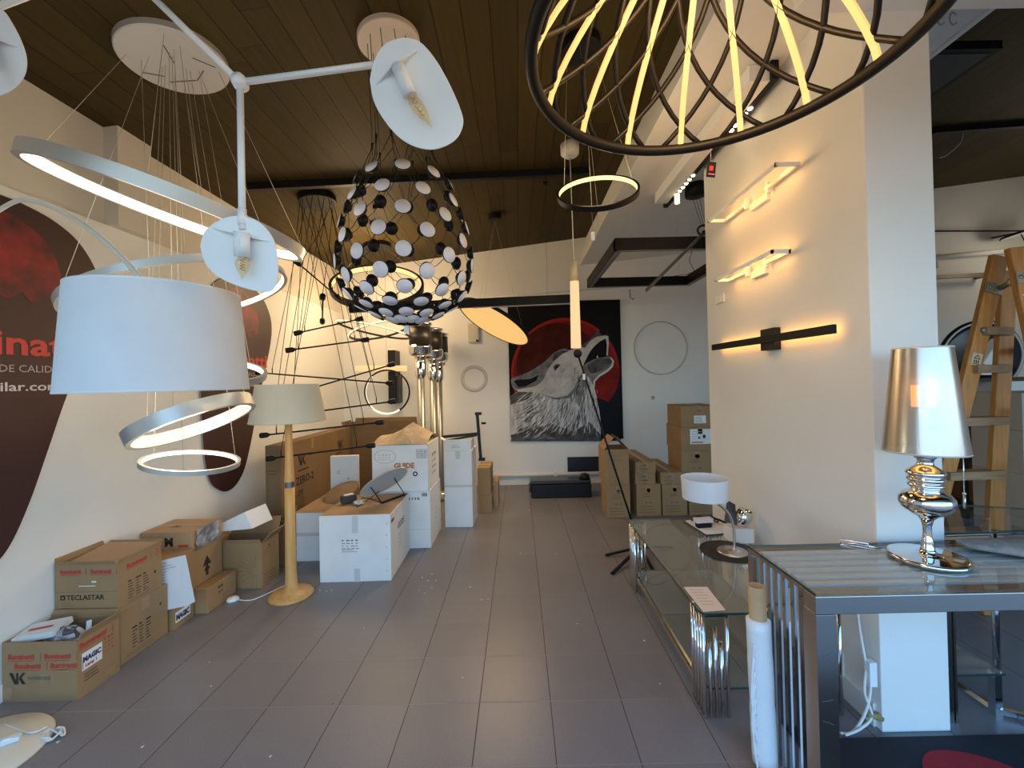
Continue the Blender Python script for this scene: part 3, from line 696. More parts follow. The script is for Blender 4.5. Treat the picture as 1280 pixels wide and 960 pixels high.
# --- track rails on the plank ceiling
for (p, q, lab) in (((310, 229.5), (735, 210), 'black track rail crossing the plank ceiling behind the disc net'), ((1166, 160), (1300, 150.5), 'black track rail on the plank ceiling over the wooden stepladder')):
    p0, p1 = on_ceil(*p), on_ceil(*q); dn = Vector((0, 0, -0.03))
    b = MB(); b.bar(p0 + dn, p1 + dn, 0.05, 0.06, BLACK)
    if p[0] < 1000:
        for f_ in (0.86, 0.93): c_ = lerp(p0, p1, f_) + dn; b.tube(arc_pts([c_, c_ + Vector((0.06, 0.05, -0.07)), c_ + Vector((0.16, 0.08, -0.05)), c_ + Vector((0.24, 0.1, -0.09))], 5), 0.004, WIRE_B, 6)
    else:
        c_ = on_ceil(1204, 161) + dn; b.tube(arc_pts([c_, c_ + Vector((-0.05, -0.02, -0.12)), c_ + Vector((-0.20, -0.03, -0.25)), c_ + Vector((-0.28, -0.03, -0.28))], 5), 0.004, CABLE_W, 6)
        b.tube(arc_pts([c_ + Vector((0.1, 0, -0.02)), c_ + Vector((0.15, -0.02, 0.02)), c_ + Vector((0.26, -0.03, 0.01))], 5), 0.006, mat('olive_wire', (0.12, 0.12, 0.04)), 6)
    b.build('track_rail', label=lab, cat='track rail', base=p0)
# --- black linear lamp under the ceiling on the far right
bx0, bx1 = 2.98, 3.20; zt = cz(3.1) - 0.16
b = MB(); b.box(bx0 - 0.25, bx1, 2.72, 4.2, zt - 0.055, zt, BLACK); b.obox(((bx0 + bx1) / 2 - 0.12, 3.46, zt - 0.056), (1, 0, 0), (0, 1, 0), (0, 0, 1), 0.38, 1.4, 0.003, CHARCOAL)
for y in (2.9, 4.0): b.tube([(3.0, y, zt), (3.0, y, cz(3.0))], 0.003, WIRE_L, 5)
b.build('panel_pendant', label='flat black panel lamp hung under the planks above the stepladder', cat='pendant lamp', base=(3.0, 2.9, cz(3.0)))
hk = on_z(1176, 16, 3.25)
b = MB()
for dx in (0, 0.06): b.tube([hk + Vector((dx + 0.018 * math.cos(s_), 0, -0.03 + 0.03 * math.sin(s_))) for s_ in [PI * 1.6 * i / 14 + 0.6 for i in range(15)]], 0.003, STEEL, 6)
b.tube(arc_pts([hk + Vector((0, 0, -0.04)), hk + Vector((0.02, 0.1, -0.12)), hk + Vector((0.06, 0.5, -0.10))], 5), 0.0015, CABLE_W, 5)
b.build('ceiling_hook', label='two small wire hooks under the beam beyond the lattice lamp', cat='hook', base=hk)

# ================================================================== ON THE WALLS
# --- egg-shaped banners on the left wall
BAN = [(3.90, 2.47), (4.06, 2.437), (4.20, 2.36), (4.30, 2.22), (4.325, 2.08), (4.29, 1.90), (4.20, 1.66), (4.11, 1.42), (4.03, 1.18), (3.94, 0.92), (3.85, 0.73), (3.74, 0.63), (3.63, 0.605), (3.53, 0.645), (3.43, 0.74), (3.375, 0.95), (3.35, 1.30), (3.345, 1.70), (3.37, 2.05), (3.44, 2.28), (3.56, 2.41), (3.72, 2.465)]
BANM = mat('maroon_banner', (0.050, 0.018, 0.017), 0.5, noise=(3, 0.12))
BANE = mat('banner_edge', (0.30, 0.26, 0.25), 0.6)
def moon_mat():
    m = bpy.data.materials.new('red_moon'); m.use_nodes = True; t = m.node_tree; b = t.nodes['Principled BSDF']
    co = t.nodes.new('ShaderNodeTexCoord'); n = t.nodes.new('ShaderNodeTexNoise'); n.inputs['Scale'].default_value = 5; n.inputs['Detail'].default_value = 7
    r = t.nodes.new('ShaderNodeValToRGB'); r.color_ramp.elements[0].position = 0.35; r.color_ramp.elements[0].color = (0.045, 0.012, 0.012, 1); r.color_ramp.elements[1].position = 0.68; r.color_ramp.elements[1].color = (0.33, 0.018, 0.022, 1)
    t.links.new(co.outputs['Object'], n.inputs[0]); t.links.new(n.outputs[0], r.inputs[0]); t.links.new(r.outputs[0], b.inputs['Base Color']); b.inputs['Roughness'].default_value = 0.5
    return m
MOON = moon_mat(); BRED = mat('banner_red', (0.56, 0.045, 0.04), 0.5); BGREY = mat('banner_grey_text', (0.42, 0.36, 0.36), 0.5)
def banner(dy, label):
    x = XL + 0.0145
    pts = [Vector((XL + 0.002, y + dy, z)) for y, z in BAN]; pts = arc_pts(pts + [pts[0]], 5)[:-1]
    b = MB(); b.prism(pts, (1, 0, 0), 0.012, BANM, BANE)
    mc = Vector((x + 0.001, 3.82 + dy, 2.11)); mr_ = 0.285; poly = []
    a0, a1 = math.radians(-22), math.radians(202)
    for i in range(41): a = a0 + (a1 - a0) * i / 40; poly.append(mc + Vector((0, mr_ * math.cos(a), mr_ * math.sin(a))))
    l, r = poly[-1], poly[0]; random.seed(3)
    for i in range(1, 16): f_ = i / 16; poly.append(lerp(l, r, f_) + Vector((0, 0, 0.035 * math.sin(i * 1.9) * random.random() - 0.03 * math.sin(PI * f_))))
    b.add(poly, [tuple(range(len(poly)))], MOON)
    R, U = (0, 1, 0), (0, 0, 1)
    b.text('iluminatti', (x, 3.83 + dy, 1.69), R, U, 0.17, BRED, 'CENTER', 0.004, width=0.80)
    b.text('DECORATIVA DE CALIDAD', (x, 3.80 + dy, 1.600), R, U, 0.052, BGREY, 'CENTER', width=0.66)
    b.text('iluminattipilar.com', (x, 3.78 + dy, 1.505), R, U, 0.062, mat('banner_white_text', (0.62, 0.56, 0.56), 0.5), 'CENTER', 0.001, width=0.62)
    b.build('banner', label=label, cat='banner', base=(XL, 3.8 + dy, 1.5), group='egg-shaped banners on the left wall')
banner(-1.775, 'nearer maroon egg-shaped banner with red moon, cut off by the photo edge')
banner(0.0, 'farther maroon egg-shaped banner with red moon, half hidden behind the wooden floor lamp')

# --- wolf painting on the back wall
YP = YB - 0.03
def pic(x, y):   # picture-crop coordinates to a point on the painted face
    s = (x - 62 - (y - 83) * 28 / 835.0) / 678.0; tt = (y - 83 + 0.022 * (x - 62)) / 835.0
    return s, tt
PA, PB_ = at(634.5, 377.5, YP), at(775, 374.3, YP); PC_ = at(638, 551.5, YP)
pw = (PB_ - PA).x; ph = (PA - PC_).z
def pp(x, y, k): s, tt = pic(x, y); return Vector((PA.x + s * pw, YP - 0.0008 * k, PA.z - tt * ph))
PNT = lambda n_, c, **kw: mat('paint_' + n_, c, 0.6, spec=0.12, **kw)
PBK = PNT('black', (0.006, 0.006, 0.007)); PRED = PNT('red', (0.20, 0.012, 0.010), noise=(5, 0.4)); PDR = PNT('dark_red', (0.060, 0.008, 0.005), noise=(6, 0.6)); PRIM = PNT('bright_red', (0.33, 0.02, 0.017))
PFUR = PNT('fur_grey', (0.50, 0.50, 0.51), noise=(8, 0.5, (3.0, 3.0, 0.7))); PFACE = PNT('face_grey', (0.52, 0.51, 0.49), noise=(7, 0.25)); PDK = PNT('dark_fur', (0.075, 0.075, 0.082), noise=(9, 0.6)); PMID = PNT('mid_fur', (0.17, 0.17, 0.175), noise=(10, 0.55)); PLT = PNT('pale_fur', (0.58, 0.58, 0.58), noise=(9, 0.2))
PNAVY = PNT('blue_black', (0.008, 0.010, 0.016))
b = MB(); x1 = PA.x + pw
b.box(PA.x, x1, YP, YB - 0.002, PA.z - ph, PA.z, PBK)
def poly(pts, m, k, sm=False):
    if sm: q_ = [Vector((x, y, 0)) for x, y in pts]; pts = [(p.x, p.y) for p in arc_pts(q_ + [q_[0]], 4)[:-1]]
    b.add([pp(x, y, k) for x, y in pts][::-1], [tuple(range(len(pts)))], m)
def ell(cx, cy, rx, ry, m, k, n=48, a0=0, a1=2 * PI): poly([(cx + rx * math.cos(a0 + (a1 - a0) * i / n), cy + ry * math.sin(a0 + (a1 - a0) * i / n)) for i in range(n)], m, k)
ell(414, 505, 326, 328, PRIM, 1); ell(412, 512, 312, 316, PRED, 2); ell(370, 470, 250, 262, PDR, 3)
poly([(575, 560), (740, 470), (742, 520), (728, 590), (705, 640), (675, 683), (640, 662), (600, 640), (575, 610)], PRED, 4)
poly([(610, 655), (675, 683), (705, 640), (745, 560), (752, 915), (620, 915)], PNAVY, 4)
# neck and body, then head on top
poly([(88, 918), (82, 700), (84, 650), (120, 625), (160, 600), (300, 560), (520, 480), (560, 520), (590, 575), (585, 600), (600, 650), (618, 720), (628, 780), (632, 918)], PFUR, 5)
poly([(86, 700), (84, 650), (130, 622), (225, 625), (200, 660), (150, 680)], PDK, 6)
poly([(95, 905), (90, 880), (200, 850), (330, 810), (470, 860), (560, 800), (632, 880), (632, 918), (92, 918)], PDK, 6)
poly([(250, 905), (290, 870), (360, 905)], PMID, 7)
for (x0, y0, x1_, y1_, wd, m) in [(92, 865, 262, 738, 7, PLT), (95, 780, 230, 690, 6, PMID), (300, 900, 420, 700, 9, PMID), (380, 900, 470, 690, 8, PLT), (450, 905, 500, 720, 9, PMID), (520, 900, 540, 700, 10, PLT), (575, 890, 570, 700, 7, PMID), (150, 880, 330, 760, 8, PMID), (210, 900, 380, 770, 8, PLT), (600, 890, 590, 720, 8, PLT), (330, 760, 470, 660, 6, PMID)]:
    d = Vector((x1_ - x0, y1_ - y0, 0)).normalized(); nn = Vector((-d.y, d.x, 0)) * wd / 2; xm, ym = (x0 + x1_) / 2 + nn.x * 4, (y0 + y1_) / 2 + nn.y * 4
    poly([(x0, y0), (xm - nn.x, ym - nn.y), (x1_, y1_), (xm + nn.x, ym + nn.y)], m, 7)
rs_ = random.Random(12)
def stroke(x, y, ang, L, wd, m, k):
    c_, s_ = math.cos(ang), math.sin(ang); bend = rs_.uniform(-0.12, 0.12) * L
    poly([(x, y), (x + c_ * L * 0.45 - s_ * (bend + wd), y + s_ * L * 0.45 + c_ * (bend + wd)), (x + c_ * L, y + s_ * L), (x + c_ * L * 0.45 - s_ * (bend - wd), y + s_ * L * 0.45 + c_ * (bend - wd))], m, k)
for i in range(420):
    x, y = rs_.uniform(95, 615), rs_.uniform(630, 905)
    f_ = (x - 95) / 520.0
    if y < 660 + 0 * f_ and x < 240 and rs_.random() < 0.5: continue
    top_ = 655 - 150 * max(0, f_ - 0.55)
    if y < top_: continue
    ang = math.radians(-28 - 62 * min(1, f_ * 1.15) + rs_.uniform(-12, 12)); dpt = (y - 640) / 260.0
    w_ = rs_.random()
    m_ = PDK if w_ < 0.10 + 0.55 * max(0, dpt - 0.45) else (PMID if w_ < 0.32 + 0.4 * max(0, dpt - 0.3) else (PFUR if w_ < 0.6 else PLT))
    L_ = rs_.uniform(40, 110); x2, y2 = x + math.cos(ang) * L_, y + math.sin(ang) * L_
    if x2 > 615 - 10 * dpt or y2 < 600: L_ *= 0.4
    stroke(x, y, ang, L_, rs_.uniform(1.2, 3.2), m_, 7.4)
poly([(88, 545), (110, 535), (200, 500), (290, 440), (345, 388), (400, 364), (440, 372), (500, 348), (560, 310), (600, 290), (640, 284), (668, 288), (662, 300), (628, 316), (575, 362), (535, 432), (520, 470), (500, 530), (470, 590), (430, 640), (360, 655), (280, 640), (210, 612), (150, 622), (112, 606), (92, 578)], PFACE, 8, True)
poly([(92, 578), (88, 545), (110, 535), (200, 500), (290, 440), (345, 388), (400, 364), (436, 374), (400, 392), (365, 420), (330, 460), (300, 505), (285, 545), (240, 585), (170, 600), (120, 606)], PMID, 9, True)
poly([(105, 560), (120, 550), (205, 545), (255, 520), (240, 555), (180, 588), (135, 595)], PBK, 10)
poly([(345, 392), (400, 372), (430, 380), (395, 395), (360, 425), (335, 440)], PDK, 10)
poly([(342, 470), (360, 455), (388, 458), (372, 475), (350, 500)], PDK, 10); poly([(352, 474), (364, 466), (372, 470), (362, 482)], PBK, 11)
poly([(275, 640), (360, 658), (430, 642), (470, 595), (500, 530), (506, 560), (478, 620), (438, 660), (360, 668)], PMID, 9)
poly([(490, 540), (530, 500), (545, 560), (520, 640), (500, 710), (480, 680), (478, 620)], PMID, 9)
poly([(500, 348), (560, 310), (596, 270), (620, 250), (655, 243), (668, 256), (664, 280), (640, 286), (600, 292), (560, 318), (528, 360)], PDK, 10)
poly([(612, 262), (628, 246), (656, 243), (668, 258), (662, 280), (636, 284)], PBK, 11)
poly([(532, 440), (575, 362), (622, 318), (658, 304), (664, 330), (664, 400), (655, 415), (600, 420), (560, 436)], PBK, 10)
poly([(655, 300), (670, 286), (674, 330), (668, 405), (660, 405), (662, 340)], PLT, 11)
poly([(520, 470), (545, 448), (600, 422), (660, 412), (690, 415), (704, 440), (698, 470), (670, 498), (620, 528), (592, 560), (586, 590), (560, 540), (530, 510)], PMID, 10, True)
poly([(545, 462), (600, 432), (660, 420), (686, 426), (690, 450), (650, 478), (600, 506), (560, 505)], PDK, 11, True)
poly([(690, 415), (706, 438), (700, 472), (672, 500), (622, 530), (594, 560), (590, 600), (606, 660), (600, 660), (582, 600), (584, 556), (614, 520), (664, 490), (692, 462), (696, 440), (684, 420)], PLT, 12)
poly([(600, 418), (606, 402), (612, 418)], PLT, 12)
for i in range(150):
    x, y = rs_.uniform(230, 500), rs_.uniform(420, 640)
    if y < 640 - 0.72 * (x - 180) + 10 or y > 640 - 0.25 * abs(x - 330): continue
    stroke(x, y, math.radians(-38 + rs_.uniform(-14, 14)), rs_.uniform(18, 48), rs_.uniform(0.8, 2.0), (PLT, PMID, PFUR, PLT)[i % 4], 9.5)
for i in range(70):
    x, y = rs_.uniform(465, 540), rs_.uniform(520, 700)
    stroke(x, y, math.radians(-78 + rs_.uniform(-14, 14)), rs_.uniform(25, 60), rs_.uniform(0.8, 2.0), (PDK, PMID, PFUR)[i % 3], 9.6)
b.build('wolf_painting', label='large unframed painting of a howling wolf before a red moon', cat='painting', base=(PA.x, YB, PA.z - ph))

# --- thin rings and small covers on the back wall
def wall_ring(u, v, ru, y, rt, label, m):
    c = at(u, v, y); R = ru / F_PX * y
    b = MB(); b.lathe([(R - rt, 0), (R, 0), (R, 0.02), (R - rt, 0.02), (R - rt, 0)], c, m, (0, -1, 0), 72); b.build('wall_ring_lamp', label=label, cat='wall lamp', base=c)
wall_ring(825.5, 435, 33.5, YB - 0.0, 0.014, 'large thin white ring lamp on the back wall right of the painting', mat('off_white_ring', (0.50, 0.49, 0.45), 0.5))
wall_ring(593, 473, 16.5, YB - 0.0, 0.045, 'small double white ring lamp on the back wall left of the painting', mat('grey_white_ring', (0.60, 0.58, 0.53), 0.5))
c0, c1 = at(585, 405, YB), at(599, 428, YB)
b = MB(); b.box(c0.x, c1.x, YB - 0.05, YB, c1.z, c0.z, mat('ivory_plastic', (0.62, 0.57, 0.47), 0.5)); o = b.build('junction_box', label='ivory wall box with a black knob left of the wolf painting', cat='wall box', base=(c0.x, YB, c1.z), bevel=0.006)
b = MB(); b.box(c0.x + 0.02, c1.x - 0.02, YB - 0.056, YB - 0.05, c1.z + 0.05, c0.z - 0.02, mat('ivory_plastic')); b.build('cover', o, bevel=0.003)
b = MB(); b.lathe([(0, 0), (0.018, 0), (0.018, 0.012), (0, 0.014)], (c1.x - 0.025, YB - 0.05, c1.z + 0.02), BLACKP, (0, -1, 0), 16); b.build('knob', o)
c0, c1 = at(552, 447, YB), at(556, 456, YB)
b = MB(); b.box(c0.x, c1.x, YB - 0.02, YB, c1.z, c0.z, BLACKP); b.build('wall_hook', label='tiny black wall hook right of the patio heaters', cat='hook', base=(c0.x, YB, c1.z), bevel=0.004)
c0 = at(816, 497, YB); b = MB(); b.box(c0.x - 0.02, c0.x + 0.02, YB - 0.012, YB, c0.z - 0.025, c0.z + 0.025, mat('grey_plastic', (0.30, 0.31, 0.33), 0.5)); b.build('wall_switch', label='small grey wall switch below the large white ring', cat='switch', base=c0, bevel=0.004)
c0, c1 = at(898, 369, 3.25), at(904, 378, 3.25)
sw = on_x(901, 374, PX0); b = MB(); b.box(PX0 - 0.012, PX0, sw.y - 0.06, sw.y + 0.06, sw.z - 0.03, sw.z + 0.03, mat('white_plastic', (0.85, 0.83, 0.78), 0.4)); b.box(PX0 - 0.016, PX0 - 0.012, sw.y - 0.03, sw.y + 0.03, sw.z - 0.02, sw.z + 0.02, mat('white_plastic')); b.build('wall_switch', label='white switch on the far edge of the dividing wall', cat='switch', base=sw, bevel=0.002)
# black upright plate with lit tube and ring at the far left of the back wall
c0, c1 = at(485.5, 438, 5.9), at(496, 504, 5.9); zc = at(477, 460, 5.9).z
t = thing('wall_lamp', 'black upright wall lamp crossed by a short glowing horizontal tube', 'wall lamp', ((c0.x + c1.x) / 2, YB, zc))
b = MB(); b.box(c0.x, c1.x, 5.86, YB, c1.z, c0.z, BLACKP); b.box(c1.x, c1.x + 0.03, 5.9, YB, c1.z, zc - 0.12, CHARCOAL); b.build('back_plate', t, bevel=0.004)
l, r = at(445, 460.5, 5.82), at(508, 460.5, 5.82)
b = MB(); b.tube([l, r], 0.04, led('tube_led', (1.0, 0.62, 0.27), 1.05), 16); b.build('diffuser', t)
c = at(484, 490, 5.5); t = thing('hoop_pendant', 'thin half-lit upright hoop in front of the black wall lamp', 'pendant lamp', (c.x, 5.5, cz(c.x)))
b = MB(); b.tube([c + Vector((0.285 * math.cos(2 * PI * i / 64), 0.02 * math.cos(2 * PI * i / 64), 0.285 * math.sin(2 * PI * i / 64))) for i in range(64)], 0.011, BLACK, 8, True); hp = b.build('hoop', t)
b = MB(); b.tube([c + Vector((0.283 * math.cos(s_), -0.012, 0.283 * math.sin(s_))) for s_ in [2.3 + 3.0 * i / 32 for i in range(33)]], 0.014, led('hoop_white', (1.0, 0.90, 0.66), 1.15), 6); b.build('diffuser', hp)
b = MB(); hang(b, c + Vector((0, 0, 0.285)), (c.x, 5.5, cz(c.x)), WIRE_B); b.build('suspension_wire', t)

# --- wall lamps on the left face of the dividing wall
GLOW = led('wall_glow_led', (1.0, 0.44, 0.09), 5.0)
def frame_sconce(y0, y1, z, out, label):
    t = thing('frame_sconce', label, 'wall lamp', (PX0, (y0 + y1) / 2, z)); xo = PX0 - out
    for p, q in (((xo, y0, z), (xo, y1, z)), ((xo, y0, z), (PX0 - 0.03, y0, z)), ((xo, y1, z), (PX0 - 0.03, y1, z)), ((PX0 - 0.035, y0, z), (PX0 - 0.035, y0 + (y1 - y0) * 0.36, z)), ((PX0 - 0.035, y1, z), (PX0 - 0.035, y0 + (y1 - y0) * 0.66, z))):
        d = (Vector(q) - Vector(p)).normalized() * 0.006
        b = MB(); b.bar(Vector(p) - d, Vector(q) + d, 0.012, 0.020, WHITE); b.build('frame_bar', t)
    b = MB(); b.bar((xo + 0.0075, y0 + 0.05, z), (xo + 0.0075, y1 - 0.05, z), 0.003, 0.012, GLOW); b.build('led_strip', t)
    for f_ in (0.12, 0.37, 0.63, 0.88): glow(t, 'POINT', (PX0 - 0.085, y0 + (y1 - y0) * f_, z), 0.40, (1.0, 0.44, 0.10), 0.03)
    ym0, ym1 = y0 + (y1 - y0) * 0.38, y0 + (y1 - y0) * 0.62
    b = MB(); b.box(PX0 - 0.022, PX0, ym0, ym1, z - 0.055, z - 0.01, WHITE); b.build('mounting_plate', t, bevel=0.003)
    for y in (ym0 - 0.03, ym1 + 0.02):
        b = MB(); b.box(PX0 - 0.04, PX0 - 0.016, y - 0.008, y + 0.008, z - 0.03, z + 0.03, WHITE); b.build('bracket', t)
frame_sconce(2.14, 2.90, 2.575, 0.145, 'upper white rectangular frame wall lamp glowing amber on the dividing wall')
frame_sconce(2.225, 2.86, 2.155, 0.125, 'lower white rectangular frame wall lamp glowing amber on the dividing wall')
t = thing('bar_sconce', 'long black bar wall lamp with amber backlight on the dividing wall', 'wall lamp', (PX0, 2.45, 1.70))
y0, y1 = 1.895, 3.08; xb = PX0 - 0.055
b = MB(); b.bar((xb, y0, 1.703), (xb, y1, 1.712), 0.022, 0.042, BLACK); b.build('bar', t, bevel=0.002)
b = MB(); b.bar((xb + 0.0135, y0 + 0.03, 1.703), (xb + 0.0135, y1 - 0.03, 1.712), 0.004, 0.022, led('bar_led', (1.0, 0.46, 0.09), 10.0)); b.build('led_strip', t)
b = MB(); b.box(PX0 - 0.042, PX0, 2.37, 2.50, 1.645, 1.77, BLACKP); b.build('mounting_plate', t, bevel=0.003)

# ================================================================== LAMPS STANDING ON THE FLOOR AND TABLES
# --- arc floor lamp with drum shade
BC = Vector((-2.275, 1.72, 0))
t = thing('arc_floor_lamp', 'arc floor lamp with large white drum shade near the lens', 'floor lamp', BC)
CREAM = mat('cream_base', (0.72, 0.68, 0.57), 0.45)
b = MB(); b.lathe([(0, 0), (0.245, 0), (0.247, 0.006), (0.24, 0.016), (0.12, 0.026), (0.03, 0.034), (0, 0.034)], BC, CREAM, n=64); b.build('base', t)
DC = Vector((-1.035, 1.22, 0)); ztop, zbot = 1.782, 1.492
b = MB()
stem = [BC + Vector((-0.10, -0.10, 0.02)), BC + Vector((-0.10, -0.10, 0.8)), BC + Vector((-0.10, -0.10, 1.55)), BC + Vector((-0.04, -0.10, 1.95)), at(0, 262, 1.52), at(45, 252.5, 1.44), at(100, 278, 1.34), at(150, 319, 1.27), DC + Vector((0, 0, ztop - 0.03))]
b.tube(arc_pts(stem, 8), 0.0075, CREAM, 10); b.build('arc_arm', t)
SH = shade_mat('white_fabric_shade', (0.84, 0.86, 0.88), 0.25)
b = MB(); b.lathe([(0.216, zbot), (0.196, ztop)], DC, SH, n=72); b.lathe([(0.2135, zbot), (0.1935, ztop)], DC, SH, n=72); b.lathe([(0.2135, zbot), (0.2165, zbot), (0.2165, zbot + 0.006)], DC, WHITE_MATT, n=72); b.lathe([(0.1935, ztop), (0.1965, ztop), (0.1965, ztop - 0.006)], DC, WHITE_MATT, n=72); sh = b.build('lamp_shade', t)
b = MB()
for k in range(3): a = 2 * PI * k / 3; b.tube([DC + Vector((0, 0, ztop - 0.03)), DC + Vector((0.194 * math.cos(a), 0.194 * math.sin(a), ztop - 0.01))], 0.002, WHITE, 6)
b.tube([DC + Vector((0, 0, ztop - 0.02)), DC + Vector((0, 0, ztop - 0.10))], 0.018, WHITE, 14); b.build('shade_ring', sh)
b = MB(); f0 = Vector((-2.10, 1.86, 0.028))
b.tube(arc_pts([BC + Vector((-0.08, 0.05, 0.03)), BC + Vector((-0.12, 0.19, 0.012)), BC + Vector((-0.02, 0.16, 0.02)), f0 + Vector((-0.04, -0.03, 0.0)), f0], 8), 0.004, CABLE_W, 8)
lp = [Vector((-2.05 + 0.045 * math.cos(s_) * (1 - i * 0.012), 1.835 + 0.028 * math.sin(s_), 0.008 + 0.008 * (i % 3))) for i, s_ in enumerate([i * 0.55 for i in range(36)])]
b.tube(arc_pts([f0] + lp, 3), 0.0035, CABLE_W, 6); b.build('cable', t)
b = MB(); sw = Vector((-2.19, 1.775, 0.036)); d = Vector((0.80, 0.55, 0)).normalized(); pr_ = Vector((-d.y, d.x, 0))
b.obox(sw, d, pr_, (0, 0, 1), 0.10, 0.032, 0.020, mat('pale_blue_plastic', (0.70, 0.80, 0.82), 0.3)); b.obox(sw + d * 0.012 - pr_ * 0.008 + Vector((0, 0, 0.01)), d, pr_, (0, 0, 1), 0.03, 0.012, 0.008, WHITE); b.build('foot_switch', t, bevel=0.006)

# --- wooden floor lamp
LB = Vector((-1.655, 3.02, 0))
t = thing('wooden_floor_lamp', 'wooden floor lamp with a round wooden foot and cream conical shade', 'floor lamp', LB)
b = MB(); b.lathe([(0, 0), (0.143, 0), (0.147, 0.010), (0.140, 0.022), (0.09, 0.032), (0.052, 0.045), (0.042, 0.07), (0, 0.07)], LB, BEECH, n=56); b.build('base', t)
b = MB(); b.lathe([(0.042, 0.06), (0.037, 0.16), (0.0345, 0.45), (0.033, 0.775), (0, 0.775)], LB, BEECH, n=28); b.build('lower_pole', t)
b = MB(); b.lathe([(0.0335, 0.775), (0.0335, 0.815)], LB, mat('pewter_ring', (0.22, 0.20, 0.19), 0.3, 0.8), n=28); b.build('joint_ring', t)
b = MB(); b.lathe([(0.033, 0.815), (0.028, 0.95), (0.024, 1.10), (0.024, 1.26), (0, 1.26)], LB, BEECH, n=28); b.build('upper_pole', t)
CSH = shade_mat('cream_linen_shade', (0.80, 0.76, 0.64), 0.3)
b = MB(); b.lathe([(0.248, 1.245), (0.203, 1.512)], LB, CSH, n=64); b.lathe([(0.246, 1.247), (0.201, 1.51)], LB, CSH, n=64); b.lathe([(0.2475, 1.243), (0.2495, 1.243), (0.249, 1.252)], LB, CSH, n=64)
for k in (0.2, 3.3):
    a = -PI / 2 + k; b.bar(LB + Vector((0.2485 * math.cos(a), 0.2485 * math.sin(a), 1.248)), LB + Vector((0.2045 * math.cos(a), 0.2045 * math.sin(a), 1.508)), 0.008, 0.002, CSH, (math.cos(a), math.sin(a), 0))
b.build('lamp_shade', t)
b = MB()
for k in range(3): a = 2 * PI * k / 3; b.tube([LB + Vector((0, 0, 1.26)), LB + Vector((0.202 * math.cos(a), 0.202 * math.sin(a), 1.50))], 0.002, STEEL, 6)
b.build('shade_carrier', t)
b = MB(); b.tube(arc_pts([LB + Vector((-0.02, 0.16, 0.006)), LB + Vector((-0.10, 0.18, 0.006)), LB + Vector((-0.08, 0.06, 0.006)) + Vector((-0.10, -0.02, 0)), LB + Vector((-0.25, -0.06, 0.006)), LB + Vector((-0.36, -0.05, 0.008))], 8), 0.004, CABLE_W, 8); b.build('cable', t)
b = MB(); b.lathe([(0, 0), (0.035, 0), (0.04, 0.012), (0.03, 0.024), (0, 0.028)], LB + Vector((-0.385, -0.05, 0)), WHITE, n=24); b.build('foot_switch', t)

# --- black slanted reading lamp on star feet
hub = on_z(800, 684, 0.06); hd = at(722, 442, 3.6)
t = thing('slanted_floor_lamp', 'thin black slanted pole lamp with ball head and star-shaped foot', 'floor lamp', (hub.x, hub.y, 0))
b = MB(); b.tube([hub, hd], 0.0085, BLACK, 8); b.build('pole', t)
b = MB(); b.lathe([(0, -0.02), (0.034, -0.018), (0.037, 0.0), (0.034, 0.018), (0, 0.02)], hd, BLACKP, (0, 1, 0), 24); b.build('head', t)
for p in (on_z(757, 694, 0.01), on_z(765, 717, 0.01), on_z(816, 712, 0.01), on_z(840, 684, 0.01)):
    b = MB(); b.bar(hub, p, 0.022, 0.014, BLACK); b.build('foot', t)
tg = at(730, 471, 3.55); b = MB(); b.obox(tg, (1, 0, 0), (0, 0, 1), (0, -1, 0), 0.022, 0.05, 0.002, PAPER); b.build('price_tag', t)
b = MB(); b.tube(arc_pts([hub, hub + Vector((-0.03, -0.25, -0.04)), hub + Vector((-0.12, -0.4, -0.05)), hub + Vector((-0.06, -0.55, -0.05)), hub + Vector((0.05, -0.5, -0.05))], 6), 0.004, WIRE_B, 6); b.build('cable', t)

# --- three patio heaters
for i, (u, y, vt) in enumerate(((526, 5.02, 404), (541, 5.40, 411), (548.5, 5.72, 417))):
    zt = at(u, vt, y).z; x = at(u, 470, y).x; c = Vector((x, y, 0))
    lab = ('nearest of the three chrome patio heaters', 'middle one of the three chrome patio heaters', 'rearmost of the three chrome patio heaters')[i]
    h = thing('patio_heater', lab + ' behind the white cartons', 'patio heater', c, 'chrome patio heaters behind the cartons')
    b = MB(); b.lathe([(0, 0), (0.145, 0), (0.148, 0.02), (0.05, 0.05), (0, 0.05)], c, STEEL, n=32); b.build('base', h)
    b = MB(); b.lathe([(0.044, 0.05), (0.044, zt - 0.62), (0, zt - 0.62)], c, mat('pale_steel', (0.36, 0.36, 0.36), 0.35, 0.8), n=20); b.build('pole', h)
    b = MB(); b.lathe([(0.0445, zt - 0.66), (0.062, zt - 0.62), (0.066, zt - 0.60), (0.066, zt - 0.40), (0, zt - 0.40)], c, CHROME, n=24); b.build('collar', h)
    b = MB(); b.lathe([(0.06, zt - 0.40), (0.115, zt - 0.385), (0.135, zt - 0.35), (0.135, zt - 0.30), (0.14, zt - 0.295), (0.14, zt - 0.28), (0.128, zt - 0.275), (0.128, zt - 0.03), (0.145, zt - 0.02), (0.145, zt), (0, zt)], c, CHROME, n=36); b.build('burner_head', h)
    b = MB(); b.lathe([(0.1285, zt - 0.26), (0.1295, zt - 0.26), (0.1295, zt - 0.05), (0.1285, zt - 0.05)], c, mat('dark_mesh', (0.06, 0.05, 0.045), 0.4, 0.7), n=36); b.build('burner_screen', h)

